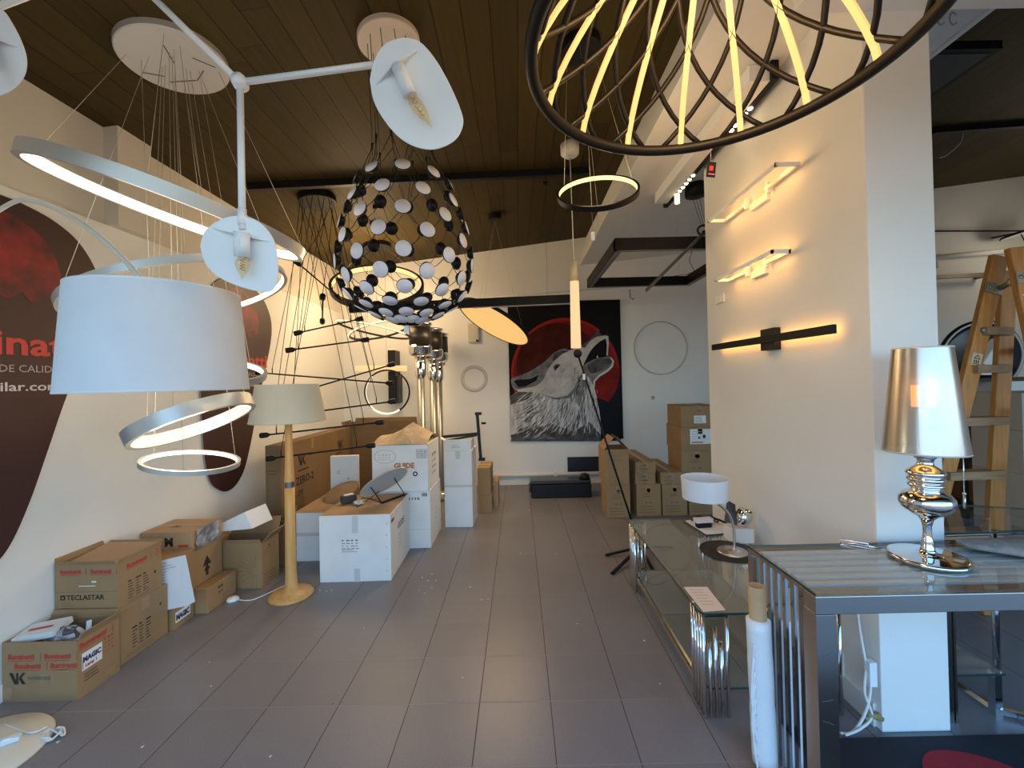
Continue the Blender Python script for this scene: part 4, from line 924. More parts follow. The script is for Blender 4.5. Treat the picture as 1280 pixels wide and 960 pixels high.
# ================================================================== TABLES AND WHAT STANDS ON THEM
GLASS = glass_mat('table_glass', (0.93, 0.95, 0.93), 0.02, 0.16, (0.46, 0.45, 0.39)); GEDGE = mat('glass_edge', (0.02, 0.05, 0.045), 0.15)
GTOP = glass_mat('clear_table_glass', (0.92, 0.94, 0.93), 0.02, 0.04, (0.4, 0.4, 0.4))
def glass_sheet(b, x0, x1, y0, y1, z0, z1, m, rc=0.03):
    pts = []
    for cx, cy, a0 in ((x1 - rc, y0 + rc, -PI / 2), (x1 - rc, y1 - rc, 0), (x0 + rc, y1 - rc, PI / 2), (x0 + rc, y0 + rc, PI)):
        for i in range(5): a = a0 + PI / 2 * i / 4; pts.append(Vector((cx + rc * math.cos(a), cy + rc * math.sin(a), z0)))
    b.prism(pts, (0, 0, 1), z1 - z0, m, GEDGE)
# --- low glass coffee table along the dividing wall
TX0, TX1, TY0, TY1, TZ = 0.775, 1.405, 1.845, 3.09, 0.467
t = thing('coffee_table', 'long low two-tier glass coffee table with chrome rod corners', 'table', (1.09, 2.46, 0))
b = MB(); glass_sheet(b, TX0, TX1, TY0, TY1, TZ - 0.010, TZ, GLASS); b.build('table_top', t)
b = MB(); glass_sheet(b, TX0 + 0.035, TX1 - 0.035, TY0 + 0.04, TY1 - 0.04, 0.105, 0.115, GLASS); b.build('lower_shelf', t)
for sx, cx in ((1, TX0 + 0.015), (-1, TX1 - 0.015)):
    for sy, cy in ((1, TY0 + 0.02), (-1, TY1 - 0.02)):
        b = MB(); zt = TZ - 0.011
        for dx, dy, h in ((0, 0, zt), (0.026, 0.0, zt - 0.115), (0.052, 0.0, zt - 0.06), (0.078, 0.0, zt - 0.125), (0.104, 0.0, zt), (0.0, 0.026, zt), (0, 0.055, zt - 0.02), (0, 0.084, zt), (0, 0.115, zt - 0.01)):
            b.tube([(cx + sx * dx, cy + sy * dy, 0), (cx + sx * dx, cy + sy * dy, h)], 0.0085, CHROME, 12)
        b.box(min(cx, cx + sx * 0.104), max(cx, cx + sx * 0.104), cy - 0.004, cy + 0.004, zt - 0.014, zt - 0.002, BLACKP); b.build('leg', t)
for x in (TX0 + 0.03, TX1 - 0.03):
    b = MB(); b.box(x - 0.012, x + 0.012, TY0 + 0.12, TY1 - 0.12, 0.082, 0.104, STEEL); b.box(x - 0.008, x + 0.008, TY0 + 0.12, TY1 - 0.12, TZ - 0.034, TZ - 0.011, STEEL); b.build('side_rail', t)
# lamp and mat
mc = Vector((1.215, 2.485, TZ))
b = MB(); b.lathe([(0, 0), (0.158, 0), (0.16, 0.004), (0.158, 0.008), (0, 0.008)], mc, mat('black_felt', (0.012, 0.010, 0.010), 0.6), n=64); b.build('round_mat', label='round black mat under the small white-shaded table lamp', cat='mat', base=mc)
lz = TZ + 0.008
t = thing('table_lamp', 'small table lamp with curved stem and white drum shade on a black mat', 'table lamp', (1.225, 2.46, lz))
lc = Vector((1.225, 2.46, lz))
b = MB(); b.lathe([(0, 0), (0.082, 0), (0.085, 0.004), (0.078, 0.010), (0.02, 0.016), (0, 0.016)], lc, SATIN, n=48); b.build('base', t)
b = MB(); b.tube(arc_pts([lc + Vector((0.01, 0, 0.01)), lc + Vector((0.012, 0, 0.12)), lc + Vector((-0.01, 0, 0.21)), lc + Vector((-0.06, 0, 0.27)), lc + Vector((-0.15, 0, 0.34))], 8), 0.008, SATIN, 12); b.build('stem', t)
sc_ = lc + Vector((-0.152, 0, 0))
b = MB(); zs = 0.792 - lz; zt = 0.913 - lz
WSH = shade_mat('white_table_shade', (0.86, 0.87, 0.90), 0.25)
b.lathe([(0.124, zs), (0.130, zt)], sc_, WSH, n=56); b.lathe([(0.122, zs), (0.128, zt)], sc_, WSH, n=56); b.lathe([(0.1215, zs), (0.1245, zs)], sc_, WHITE_MATT, n=56); b.lathe([(0.1275, zt), (0.1305, zt)], sc_, WHITE_MATT, n=56)
b.build('lamp_shade', t)
b = MB(); b.tube([sc_ + Vector((0, 0, zs + 0.0)), sc_ + Vector((0, 0, zs + 0.06))], 0.014, WHITE, 12)
for k in range(3): a = 2 * PI * k / 3; b.tube([sc_ + Vector((0, 0, zs + 0.05)), sc_ + Vector((0.123 * math.cos(a), 0.123 * math.sin(a), zs + 0.02))], 0.002, STEEL, 6)
b.build('lamp_holder', t)
# papers, remote things, white box at the back end
b = MB(); q = [on_z(852, 734, TZ), on_z(884, 734, TZ), on_z(907, 763, TZ), on_z(879, 765, TZ)]; q[0].x = max(q[0].x, 0.79); z = TZ + 0.0012
b.prism([Vector((p.x, p.y, TZ + 0.0005)) for p in q][::-1], (0, 0, 1), 0.001, PINKPAPER)
e1 = (q[1] - q[0]).normalized(); e2 = (q[0] - q[3]).normalized()
for i in range(6): o = lerp(q[0], q[3], 0.14 + 0.12 * i) + e1 * 0.018; b.quad(Vector((o.x, o.y, TZ + 0.0016)), e1, Vector((-e1.y, e1.x, 0)), 0.065 - 0.012 * (i % 2), 0.004, mat('pale_ink', (0.48, 0.36, 0.33), 0.7), 0.0003)
b.build('price_list', label='pale printed sheet on the near corner of the coffee table', cat='paper', base=q[0])
mg = on_z(872, 654, TZ)
b = MB(); b.box(1.17, 1.40, 2.74, 3.02, TZ, TZ + 0.010, mat('dark_cover', (0.05, 0.05, 0.055), 0.3), 0.15); b.box(1.18, 1.39, 2.75, 3.01, TZ + 0.010, TZ + 0.016, PAPER, 0.12)
b.build('magazine', label='flat dark magazine at the back of the coffee table', cat='magazine', base=(1.28, 2.88, TZ))
b = MB(); c = Vector((1.25, 2.95, TZ + 0.017)); pts = [c + Vector((0.07 * math.cos(i * 0.8) + 0.02 * i / 6, 0.05 * math.sin(i * 0.8), 0.006 + 0.010 * (i % 3))) for i in range(18)]
b.tube(arc_pts(pts, 3), 0.005, WIRE_B, 6); b.tube(arc_pts([c + Vector((0.02, 0, 0.02)), c + Vector((0.10, -0.03, 0.03)), c + Vector((0.16, -0.10, 0.006))], 6), 0.007, BLACKP, 6)
b.build('cable_coil', label='tangled black cable lying on the dark magazine', cat='cable', base=c)
b = MB(); b.box(1.17, 1.29, 2.83, 2.88, TZ + 0.05, TZ + 0.078, mat('rose_white', (0.74, 0.66, 0.64), 0.5), 0.1); b.box(1.18, 1.28, 2.835, 2.875, TZ + 0.0165, TZ + 0.05, BLACKP, 0.1); b.build('power_adapter', label='small pale-topped adapter on the coffee table magazine', cat='adapter', base=(1.23, 2.85, TZ + 0.0165), bevel=0.004)
b = MB(); b.box(1.30, 1.43, 2.60, 2.72, TZ, TZ + 0.085, WBOX, 0.0); b.box(1.305, 1.425, 2.605, 2.715, TZ + 0.085, TZ + 0.087, mat('rose_white')); b.build('small_carton', label='small white carton behind the table lamp on the coffee table', cat='box', base=(1.36, 2.66, TZ))
p = Vector((1.38, 2.66, TZ + 0.097)); b = MB(); b.lathe([(0.03, 0), (0.045, 0.05), (0.035, 0.10), (0.042, 0.10), (0.052, 0.05), (0.036, 0)], p, CHROME, (0.3, -0.2, 1), 20); b.prism([p + Vector((-0.10, 0, 0.02)), p + Vector((-0.03, -0.02, 0.0)), p + Vector((-0.02, 0.02, 0.12)), p + Vector((-0.07, 0.02, 0.15))], (0, 1, 0), 0.006, CHARCOAL); b.build('chrome_fitting', label='dark chrome lamp fitting on the small white carton', cat='lamp part', base=p)

# --- near chrome console table
CX0, CX1, CY0, CY1, CZ = 0.93, 2.35, 1.345, 1.742, 0.80
t = thing('console_table', 'near chrome console table with glass top and upright slats', 'table', (1.6, 1.54, 0))
b = MB(); b.box(CX0 + 0.004, CX1, CY0 + 0.004, CY1, CZ - 0.008, CZ, GTOP); b.box(CX0 + 0.002, CX0 + 0.004, CY0 + 0.004, CY1, CZ - 0.009, CZ, GEDGE); b.box(CX0, CX1, CY1, CY1 + 0.002, CZ - 0.009, CZ, GEDGE); b.build('table_top', t)
b = MB()
for k in range(6): y = CY0 + 0.085 + k * 0.050; b.box(CX0 + 0.03, CX1, y, y + 0.024, CZ - 0.022, CZ - 0.010, mat('slat_steel', (0.80, 0.79, 0.76), 0.45, 0.15))
b.box(CX0 + 0.03, CX1, CY0 + 0.06, CY1 - 0.01, CZ - 0.030, CZ - 0.024, mat('under_tray', (0.58, 0.57, 0.54), 0.5)); b.build('slatted_tray', t)
b = MB(); b.box(CX0, CX1, CY0, CY0 + 0.06, CZ - 0.066, CZ - 0.009, STEEL); b.build('front_rail', t, bevel=0.002)
for q_ in ((CX0, CX1, CY1 - 0.01, CY1, CZ - 0.03, CZ - 0.009), (CX0, CX0 + 0.012, CY0 + 0.061, CY1 - 0.011, CZ - 0.020, CZ - 0.009), (CX0, CX0 + 0.02, CY0, CY1, 0, 0.02)): b = MB(); b.box(*q_, STEEL); b.build('frame_rail', t)
b = MB(); b.box(CX0, CX0 + 0.064, CY0, CY0 + 0.062, 0, CZ - 0.067, STEEL)
for (zz, a) in ((0.60, 0.4), (0.40, -0.5), (0.46, 0.2)): b.tube([(CX0 + 0.012, CY0 - 0.0006, zz), (CX0 + 0.03, CY0 - 0.0008, zz + 0.012 * a), (CX0 + 0.048, CY0 - 0.0006, zz + 0.03 * a)], 0.0008, GREY_INK, 4)
b.build('leg', t, bevel=0.002)
b = MB(); b.box(CX0, CX0 + 0.03, CY1 - 0.035, CY1, 0, CZ - 0.031, STEEL); b.build('leg', t, bevel=0.002)
for k in range(6):
    y = CY0 + 0.088 + k * 0.0455
    b = MB(); b.box(CX0 + 0.004, CX0 + 0.036, y, y + 0.012, 0.021, CZ - 0.0215, CHROME); b.build('slat', t)
for x in (CX1 - 0.06,):
    b = MB(); b.box(x, CX1, CY0, CY0 + 0.06, 0.0105, CZ - 0.067, STEEL); b.build('leg', t)
# cardboard tube wrapped in bubble film
rc = Vector((0.905, 1.60, 0)); RB = Vector((0.886, 1.575, 0)); RT = Vector((0.884, 1.60, 0.705))
t = thing('wrapped_tube', 'cardboard tube wrapped in white bubble film against the console table', 'tube', RB)
b = MB(); ax = (RT - RB).normalized(); L = (RT - RB).length; KT = mat('tube_kraft', (0.50, 0.36, 0.20), 0.7, noise=(14, 0.1))
b.lathe([(0.025, 0.0), (0.030, 0.0), (0.030, L), (0.025, L), (0.025, 0)], RB, KT, ax, 32); b.build('core', t)
b = MB(); WR = mat('bubble_film', (0.80, 0.84, 0.88), 0.25, bump=0.5, bscale=90)
random.seed(5); prof_ = [(0.0305, 0.06)] + [(0.0415 + 0.002 * random.random(), 0.065 + (L - 0.19) * i / 14) for i in range(15)] + [(0.0305, L - 0.12)]
b.lathe(prof_, RB, WR, ax, 32)
for k in range(5):
    z0 = 0.05 + 0.05 * k; b.tube(arc_pts([RB + Vector((-0.037, -0.015, z0)), RB + Vector((-0.048 - 0.004 * (k % 2), -0.012, z0 + 0.12)), RB + Vector((-0.038, -0.015, z0 + 0.26))], 5), 0.004, WR, 5)
b.build('wrap', t)
# --- chrome baluster lamp
lc = Vector((1.512, 1.575, CZ + 0.0005))
t = thing('baluster_lamp', 'mirror chrome baluster table lamp with a metallic foil shade', 'table lamp', lc)
b = MB(); prof_ = [(0, 0.004), (0.08, 0.004), (0.113, 0.0), (0.119, 0.008), (0.116, 0.016), (0.107, 0.018), (0.05, 0.020), (0.026, 0.024), (0.022, 0.036)]
b.lathe(prof_, lc, CHROME, n=72); b.build('base', t)
b = MB(); prof_ = [(0.022, 0.030), (0.027, 0.045), (0.023, 0.060), (0.026, 0.066), (0.021, 0.075), (0.017, 0.095), (0.018, 0.125), (0.026, 0.150), (0.044, 0.164), (0.078, 0.178), (0.100, 0.196), (0.107, 0.214), (0.104, 0.232), (0.088, 0.248), (0.068, 0.258), (0.058, 0.262), (0.055, 0.268), (0.066, 0.272), (0.071, 0.279), (0.066, 0.286), (0.060, 0.288), (0.067, 0.292), (0.074, 0.300), (0.070, 0.307), (0.060, 0.309), (0.068, 0.313), (0.077, 0.321), (0.072, 0.331), (0.050, 0.343), (0.034, 0.352), (0.030, 0.365), (0.036, 0.376), (0.043, 0.380), (0.040, 0.386), (0.046, 0.392), (0.046, 0.404), (0.030, 0.410), (0, 0.411)]
b.lathe([(r_ * 0.77, z_) for r_, z_ in prof_], lc, CHROME, n=72); b.build('stem', t)
def foil():
    m = bpy.data.materials.new('gold_foil'); m.use_nodes = True; tt = m.node_tree; p = tt.nodes['Principled BSDF']
    p.inputs['Base Color'].default_value = (0.56, 0.535, 0.49, 1); p.inputs['Metallic'].default_value = 0.95; p.inputs['Roughness'].default_value = 0.25
    co = tt.nodes.new('ShaderNodeTexCoord'); n = tt.nodes.new('ShaderNodeTexNoise'); mp = tt.nodes.new('ShaderNodeMapping'); mp.inputs['Scale'].default_value = (180, 180, 4); n.inputs['Scale'].default_value = 1
    bp = tt.nodes.new('ShaderNodeBump'); bp.inputs['Strength'].default_value = 0.2; bp.inputs['Distance'].default_value = 0.001
    tt.links.new(co.outputs['Object'], mp.inputs[0]); tt.links.new(mp.outputs[0], n.inputs[0]); tt.links.new(n.outputs[0], bp.inputs['Height']); tt.links.new(bp.outputs[0], p.inputs['Normal'])
    o = tt.nodes['Material Output']; tl = tt.nodes.new('ShaderNodeBsdfTranslucent'); tl.inputs[0].default_value = (1.0, 0.62, 0.22, 1); tr = tt.nodes.new('ShaderNodeBsdfTransparent'); tr.inputs[0].default_value = (1.0, 0.72, 0.35, 1)
    m1 = tt.nodes.new('ShaderNodeMixShader'); m1.inputs[0].default_value = 0.05; m2 = tt.nodes.new('ShaderNodeMixShader'); m2.inputs[0].default_value = 0.12
    tt.links.new(p.outputs[0], m1.inputs[1]); tt.links.new(tl.outputs[0], m1.inputs[2]); tt.links.new(m1.outputs[0], m2.inputs[1]); tt.links.new(tr.outputs[0], m2.inputs[2]); tt.links.new(m2.outputs[0], o.inputs[0])
    return m
FOIL = foil()
b = MB(); b.lathe([(0.123, 0.402), (0.086, 0.790)], lc, FOIL, n=72); b.lathe([(0.1225, 0.4), (0.1245, 0.4), (0.124, 0.406)], lc, mat('shade_rim', (0.75, 0.73, 0.68), 0.4, 0.3), n=72); b.lathe([(0.0855, 0.792), (0.0875, 0.792), (0.088, 0.786)], lc, mat('shade_rim'), n=72); b.build('lamp_shade', t)
b = MB(); b.tube([lc + Vector((0, 0, 0.41)), lc + Vector((0, 0, 0.56))], 0.014, WHITE, 14); b.build('lamp_holder', t)
b = MB()
for k in range(4): an = k * PI / 2; b.tube([lc + Vector((0.03 * math.cos(an), 0.03 * math.sin(an), 0.57)), lc + Vector((0.03 * math.cos(an), 0.03 * math.sin(an), 0.65))], 0.012, led('lamp_bulb', (1.0, 0.50, 0.12), 7.0), 10)
b.build('bulb', t)
b = MB(); c = lc + Vector((0.112, -0.03, 0)); b.tube([c + Vector((0, 0, 0.41)), c + Vector((0, 0, 0.245))], 0.0016, CHROME, 6); b.tube([c + Vector((0, 0, 0.245)), c + Vector((0, 0, 0.195))], 0.004, SATIN, 8); b.sphere(c + Vector((0, 0, 0.25)), 0.006, SATIN, 8); b.build('pull_chain', t)
# wire stand, grey cloth
c = Vector((1.325, 1.678, CZ + 0.004)); b = MB(); b.tube([c + Vector(p) for p in ((-0.02, 0.05, 0), (0.03, 0.05, 0), (0.10, 0.0, 0), (0.05, 0.0, 0))], 0.003, CHROME, 8, True); b.tube([c + Vector(p) for p in ((-0.02, 0.05, 0.0), (-0.02, 0.05, 0.018), (0.05, 0.0, 0.018), (0.05, 0, 0))], 0.003, CHROME, 8); b.build('wire_stand', label='small bent wire stand on the console table beside the dividing wall', cat='stand', base=c)
b = MB(); CL = mat('grey_cloth', (0.27, 0.25, 0.24), 0.95, noise=(30, 0.25), bump=0.6, bscale=120)
random.seed(9); rows = []
for i in range(15):
    f_ = i / 14; c = lerp(Vector((1.735, 1.665, 0)), Vector((2.25, 1.50, 0)), f_); wd = 0.035 + 0.065 * min(1, f_ * 2.2); row = []
    d = Vector((0.25, 0.97, 0))
    for j in range(13):
        a = 2 * PI * j / 13; row.append(Vector((c.x, c.y, CZ + 0.012)) + d * wd * math.cos(a) + Vector((0, 0, (0.012 + 0.016 * min(1, f_ * 3)) * (max(math.sin(a), -0.6)) + 0.006 + 0.006 * random.random() * (math.sin(a) > 0.2))))
    rows.append(row)
vs = [p for r_ in rows for p in r_]; b.add(vs, [(i * 13 + j, i * 13 + (j + 1) % 13, (i + 1) * 13 + (j + 1) % 13, (i + 1) * 13 + j) for i in range(14) for j in range(13)] + [tuple(range(13))[::-1], tuple(range(14 * 13, 15 * 13))], CL, True)
b.build('folded_cloth', label='folded grey cloth on the console table right of the chrome lamp', cat='cloth', base=(2.0, 1.58, CZ))
# white power cables beside the dividing wall
c = Vector((1.425, 1.80, 0)); b = MB()
b.tube(arc_pts([c + Vector((0.045, 0.06, 0.62)), c + Vector((0.03, 0.04, 0.45)), c + Vector((0.02, 0, 0.30)), c + Vector((0.035, -0.01, 0.20)), c + Vector((0.0, -0.03, 0.10)), c + Vector((-0.06, -0.035, 0.012)), c + Vector((-0.12, -0.04, 0.008))], 6), 0.0055, CABLE_W, 8)
b.tube(arc_pts([c + Vector((0.03, 0, 0.26)), c + Vector((0.0, -0.02, 0.16)), c + Vector((0.02, -0.03, 0.07)), c + Vector((-0.04, -0.045, 0.03)), c + Vector((-0.11, -0.05, 0.008))], 6), 0.0055, CABLE_W, 8)
b.obox(c + Vector((0.035, -0.012, 0.235)), (1, 0, 0), (0, 1, 0), (0, 0, 1), 0.03, 0.03, 0.10, WHITE)
b.tube([c + Vector((0.0, -0.03, 0.075)), c + Vector((0.065, -0.02, 0.055))], [0.008, 0.016], mat('olive_plug', (0.30, 0.25, 0.10), 0.5), 10)
b.build('power_cable', label='white power cables hanging beside the base of the dividing wall', cat='cable', base=c)
# --- low side unit and glass table beyond the wall
t = thing('low_glass_stand', 'low glass shelf stand with chrome posts right of the dividing wall', 'stand', (1.95, 2.2, 0))
b = MB(); b.box(1.80, 2.06, 1.815, 2.75, 0.192, 0.20, GLASS); b.box(1.80, 2.06, 1.813, 1.815, 0.191, 0.2, GEDGE); b.build('shelf', t)
for x0, x1, y0, y1, z1 in ((1.795, 1.825, 1.805, 1.83, 0.72), (1.832, 1.842, 1.805, 1.83, 0.72)):
    b = MB(); b.box(x0, x1, y0, y1, 0, z1, STEEL); b.build('post', t)
for x in (2.03,):
    b = MB(); b.box(x, x + 0.03, 1.83, 1.86, 0.02, 0.191, CHROME); b.build('post', t)
b = MB(); b.box(2.03, 2.06, 1.83, 2.75, 0, 0.02, CHROME); b.bar((2.05, 1.84, 0.024), (2.45, 1.66, 0.024), 0.02, 0.022, CHROME); b.box(1.80, 2.06, 2.72, 2.75, 0, 0.191, CHROME); b.build('base_rail', t)
t = thing('glass_table', 'dim glass table standing behind the console table at far right', 'table', (2.75, 2.35, 0))
b = MB(); pts = [Vector((1.83, 1.86, 0.78)), Vector((3.1, 1.86, 0.78)), Vector((3.1, 2.00, 0.78)), Vector((2.05, 2.34, 0.78))]; b.prism(pts, (0, 0, 1), 0.010, GTOP, GEDGE); b.build('table_top', t)
for x, y in ((2.12, 1.90), (3.03, 1.93), (2.12, 2.26)):
    b = MB(); b.tube([(x, y, 0), (x, y, 0.78)], 0.014, CHROME, 14); b.build('leg', t)
b = MB(); b.tube([(1.90, 1.90, 0.765), (3.03, 1.93, 0.765)], 0.010, CHROME, 10); b.tube([(1.90, 1.90, 0.765), (2.12, 2.26, 0.765)], 0.010, CHROME, 10); b.build('frame_rail', t)

# --- rug with red shape
b = MB(); b.box(1.10, 3.4, 0.55, 1.735, 0, 0.010, mat('navy_rug', (0.016, 0.018, 0.026), 0.95, bump=1.0, bscale=500), 0.0)
pts = [Vector((1.62 + 0.165 * math.cos(a) * (1.0 if math.cos(a) < 0 else 1.5), 1.48 + 0.19 * math.sin(a), 0.0102)) for a in [2 * PI * i / 40 for i in range(40)]]
b.prism(pts, (0, 0, 1), 0.001, mat('red_rug_pile', (0.36, 0.012, 0.022), 0.95, bump=0.8, bscale=500))
pts = [Vector((1.60, 1.555, 0.0115)), Vector((1.66, 1.50, 0.0115)), Vector((1.665, 1.52, 0.0115)), Vector((1.61, 1.575, 0.0115))]; b.prism(pts, (0, 0, 1), 0.0005, PAPER)
b.build('door_mat', label='dark navy mat with a red rounded emblem at the bottom right', cat='mat', base=(1.6, 1.4, 0))

# ================================================================== CARTONS
class Face:
    def __init__(self, o, r, u): self.o = Vector(o); self.r = Vector(r); self.u = Vector(u)
    def p(self, s, t): return self.o + self.r * s + self.u * t
def spin(b, c, rot):
    if rot:
        R = Matrix.Rotation(rot, 3, 'Z'); c = Vector((c[0], c[1], 0)); b.v = [R @ (v - c) + c for v in b.v]
def vk(b, F, s, t, h, m=BLK_INK):     # heavy V and K drawn as shapes
    P = lambda x, y: F.p(s + x * h, t + y * h) + F.r.cross(F.u) * 0.0012
    for q in ([(0, 1), (0.32, 1), (0.62, 0.30), (0.62, 0.0), (0.45, 0.0)], [(0.62, 0.0), (0.80, 0.0), (0.80, 1.0), (0.66, 1.0), (0.62, 0.9)], [(0.86, 0.62), (1.20, 1.0), (1.45, 1.0), (1.08, 0.55), (1.45, 0.0), (1.15, 0.0), (0.86, 0.42)]):
        b.add([P(*z) for z in q], [tuple(range(len(q)))] if q[0] != (0, 1) else [(4, 3, 2, 1, 0)], m)
def icons(b, F, s, t, w, h, cols, rows, m=GREY_INK, seed=1):
    rn = random.Random(seed); cw, rh = w / cols, h / rows
    for i in range(cols):
        for j in range(rows):
            b.quad(F.p(s + i * cw, t + j * rh), F.r, F.u, cw * rn.uniform(0.35, 0.8), rh * (0.5 if j == rows - 1 else 0.28), m)
def lines(b, F, s, t, w, n, dy, m=GREY_INK, seed=2, th=0.004):
    rn = random.Random(seed)
    for j in range(n): b.quad(F.p(s, t - j * dy), F.r, F.u, w * rn.uniform(0.45, 1.0), th, m)
def tape_text(b, F, s, t, size, n, step, m=RED_INK, seed=0):
    for i in range(n):
        b.text('Iluminatti', F.p(s + i * step, t), F.r, F.u, size, m, bold=0.0015); b.quad(F.p(s + i * step, t - size * 0.32), F.r, F.u, size * 3.6, size * 0.10, m); b.quad(F.p(s + i * step + size * 4.6, t - size * 0.3), F.r, F.u, size * 0.1, size * 1.2, m)
def carton(label, x0, x1, y0, y1, z0, z1, m=KRAFT, rot=0.0, marks=None, open_top=False, flaps=(), group=None, tape='x', tapem=TAPE, inside=None, name='cardboard_box', bev=0.005):
    c = ((x0 + x1) / 2, (y0 + y1) / 2)
    t = thing(name, label, 'box', (c[0], c[1], z0), group)
    b = MB(); th = 0.006
    if not open_top:
        b.box(x0, x1, y0, y1, z0, z1, m)
    else:
        b.box(x0, x1, y0, y1, z0, z0 + th, m)
        for a in ((x0, x1, y0, y0 + th), (x0, x1, y1 - th, y1), (x0, x0 + th, y0 + th, y1 - th), (x1 - th, x1, y0 + th, y1 - th)): b.box(*a, z0 + th, z1, m)
    Fs = {'front': Face((x0, y0, z0), (1, 0, 0), (0, 0, 1)), 'right': Face((x1, y0, z0), (0, 1, 0), (0, 0, 1)), 'top': Face((x0, y0, z1), (1, 0, 0), (0, 1, 0)), 'left': Face((x0, y1, z0), (0, -1, 0), (0, 0, 1))}
    if not open_top and tape:
        if tape == 'x':
            yc = (y0 + y1) / 2; b.quad(Fs['top'].p(0.004, yc - y0 - 0.025), (1, 0, 0), (0, 1, 0), x1 - x0 - 0.008, 0.05, tapem)
            b.quad(Fs['right'].p(yc - y0 - 0.025, z1 - z0 - 0.075), (0, 1, 0), (0, 0, 1), 0.05, 0.07, tapem)
        else:
            xc = (x0 + x1) / 2; b.quad(Fs['top'].p(xc - x0 - 0.025, 0.004), (1, 0, 0), (0, 1, 0), 0.05, y1 - y0 - 0.008, tapem)
            b.quad(Fs['front'].p(xc - x0 - 0.025, z1 - z0 - 0.085), (1, 0, 0), (0, 0, 1), 0.05, 0.08, tapem)
    if marks: marks(b, Fs)
    spin(b, c, rot); b.build('carton_body', t, bevel=bev if not open_top else 0.0)
    for side, ang, L in flaps:
        a = math.radians(ang); b = MB()
        if side in ('front', 'back'):
            yy = y0 if side == 'front' else y1; sg = -1 if side == 'front' else 1
            d = Vector((0, sg * math.cos(a), math.sin(a))); p, q = Vector((x0 + 0.004, yy, z1)), Vector((x1 - 0.004, yy, z1))
        else:
            xx = x0 if side == 'left' else x1; sg = -1 if side == 'left' else 1
            d = Vector((sg * math.cos(a), 0, math.sin(a))); p, q = Vector((xx, y0 + 0.004, z1)), Vector((xx, y1 - 0.004, z1))
        nn = d.cross(q - p).normalized() * 0.0025; tap = (q - p) * 0.02
        pts = [p, q, q + d * L - tap, p + d * L + tap]
        b.hexa([x - nn for x in pts] + [x + nn for x in pts], m); spin(b, c, rot); b.build('flap', t)
    return t

def m_(b, F):
    f, r = F['front'], F['right']
    tape_text(b, f, 0.03, 0.205, 0.034, 2, 0.175); tape_text(b, f, 0.06, 0.160, 0.034, 2, 0.175); tape_text(b, r, 0.01, 0.24, 0.036, 1, 0.2)
    vk(b, f, 0.035, 0.085, 0.055); b.text('WONDERS', f.p(0.125, 0.105), f.r, f.u, 0.022, GREY_INK, bold=0.001)
    b.quad(f.p(0.27, 0.14), f.r, f.u, 0.05, 0.035, TAPE); b.quad(f.p(0.185, 0.075), f.r, f.u, 0.04, 0.055, TAPE); b.quad(f.p(0.0, 0.012), f.r, f.u, 0.05, 0.06, TAPE)
    b.quad(r.p(0.02, 0.125), r.r, r.u, 0.10, 0.085, WHITE_MATT); b.text('MAGIC', r.p(0.024, 0.165), r.r, r.u, 0.034, BLUE_INK, bold=0.002, lift=0.002, width=0.09); b.text('Lamp 1', r.p(0.035, 0.138), r.r, r.u, 0.020, RED_INK, bold=0.001, lift=0.002)
    icons(b, r, 0.13, 0.15, 0.06, 0.08, 3, 4, RED_INK, 4); lines(b, r, 0.03, 0.10, 0.08, 3, 0.015, BLK_INK, 5)
    b.quad(r.p(0.13, 0.02), r.r, r.u, 0.06, 0.035, TAPE)
B1 = carton('open battered brown carton of scraps, nearest on the left', -2.53, -2.165, 2.05, 2.265, 0, 0.285, KRAFT, 0.0, m_, True, (('right', 70, 0.035), ('back', 80, 0.04)))
PL = mat('clear_wrap', (0.42, 0.43, 0.45), 0.25, noise=(14, 0.5)); DKS = mat('dark_scrap', (0.07, 0.06, 0.065), 0.5, noise=(20, 0.5))
b = MB(); b.obox((-2.43, 2.14, 0.292), (0.97, 0.2, 0.10), (-0.2, 0.97, 0.1), Vector((0.97, 0.2, 0.10)).cross(Vector((-0.2, 0.97, 0.1))), 0.17, 0.12, 0.03, WBOX)
b.obox((-2.43, 2.13, 0.310), (0.97, 0.2, 0.10), (-0.2, 0.97, 0.1), Vector((0.97, 0.2, 0.10)).cross(Vector((-0.2, 0.97, 0.1))), 0.10, 0.012, 0.002, RED_INK)
b.build('flat_carton', label='small white flat carton with red print lying in the open battered carton', cat='box', base=(-2.43, 2.12, 0.27))
def crumple(name, label, cat, c, rx, ry, rz, m, seed, m2=None):
    rn = random.Random(seed); b = MB(); n1, n2_ = 9, 16; vs = []
    for i in range(n1 + 1):
        for j in range(n2_):
            th, ph_ = PI * i / n1, 2 * PI * j / n2_; k = rn.uniform(0.72, 1.12) if 0 < i < n1 else 1
            vs.append(Vector(c) + Vector((rx * math.sin(th) * math.cos(ph_) * k, ry * math.sin(th) * math.sin(ph_) * k, rz * math.cos(th) * k)))
    b.add(vs, [(i * n2_ + j, (i + 1) * n2_ + j, (i + 1) * n2_ + (j + 1) % n2_, i * n2_ + (j + 1) % n2_) for i in range(n1) for j in range(n2_)], m)
    if m2:
        mi = b.mi(m2)
        for q in range(len(b.m)):
            if rn.random() < 0.35: b.m[q] = mi
    return b.build(name, label=label, cat=cat, base=(c[0], c[1], c[2] - rz))
crumple('crumpled_wrapping', 'crumpled grey and dark wrapping in the open battered carton', 'wrapping', (-2.33, 2.15, 0.255), 0.085, 0.055, 0.048, PL, 3, DKS)
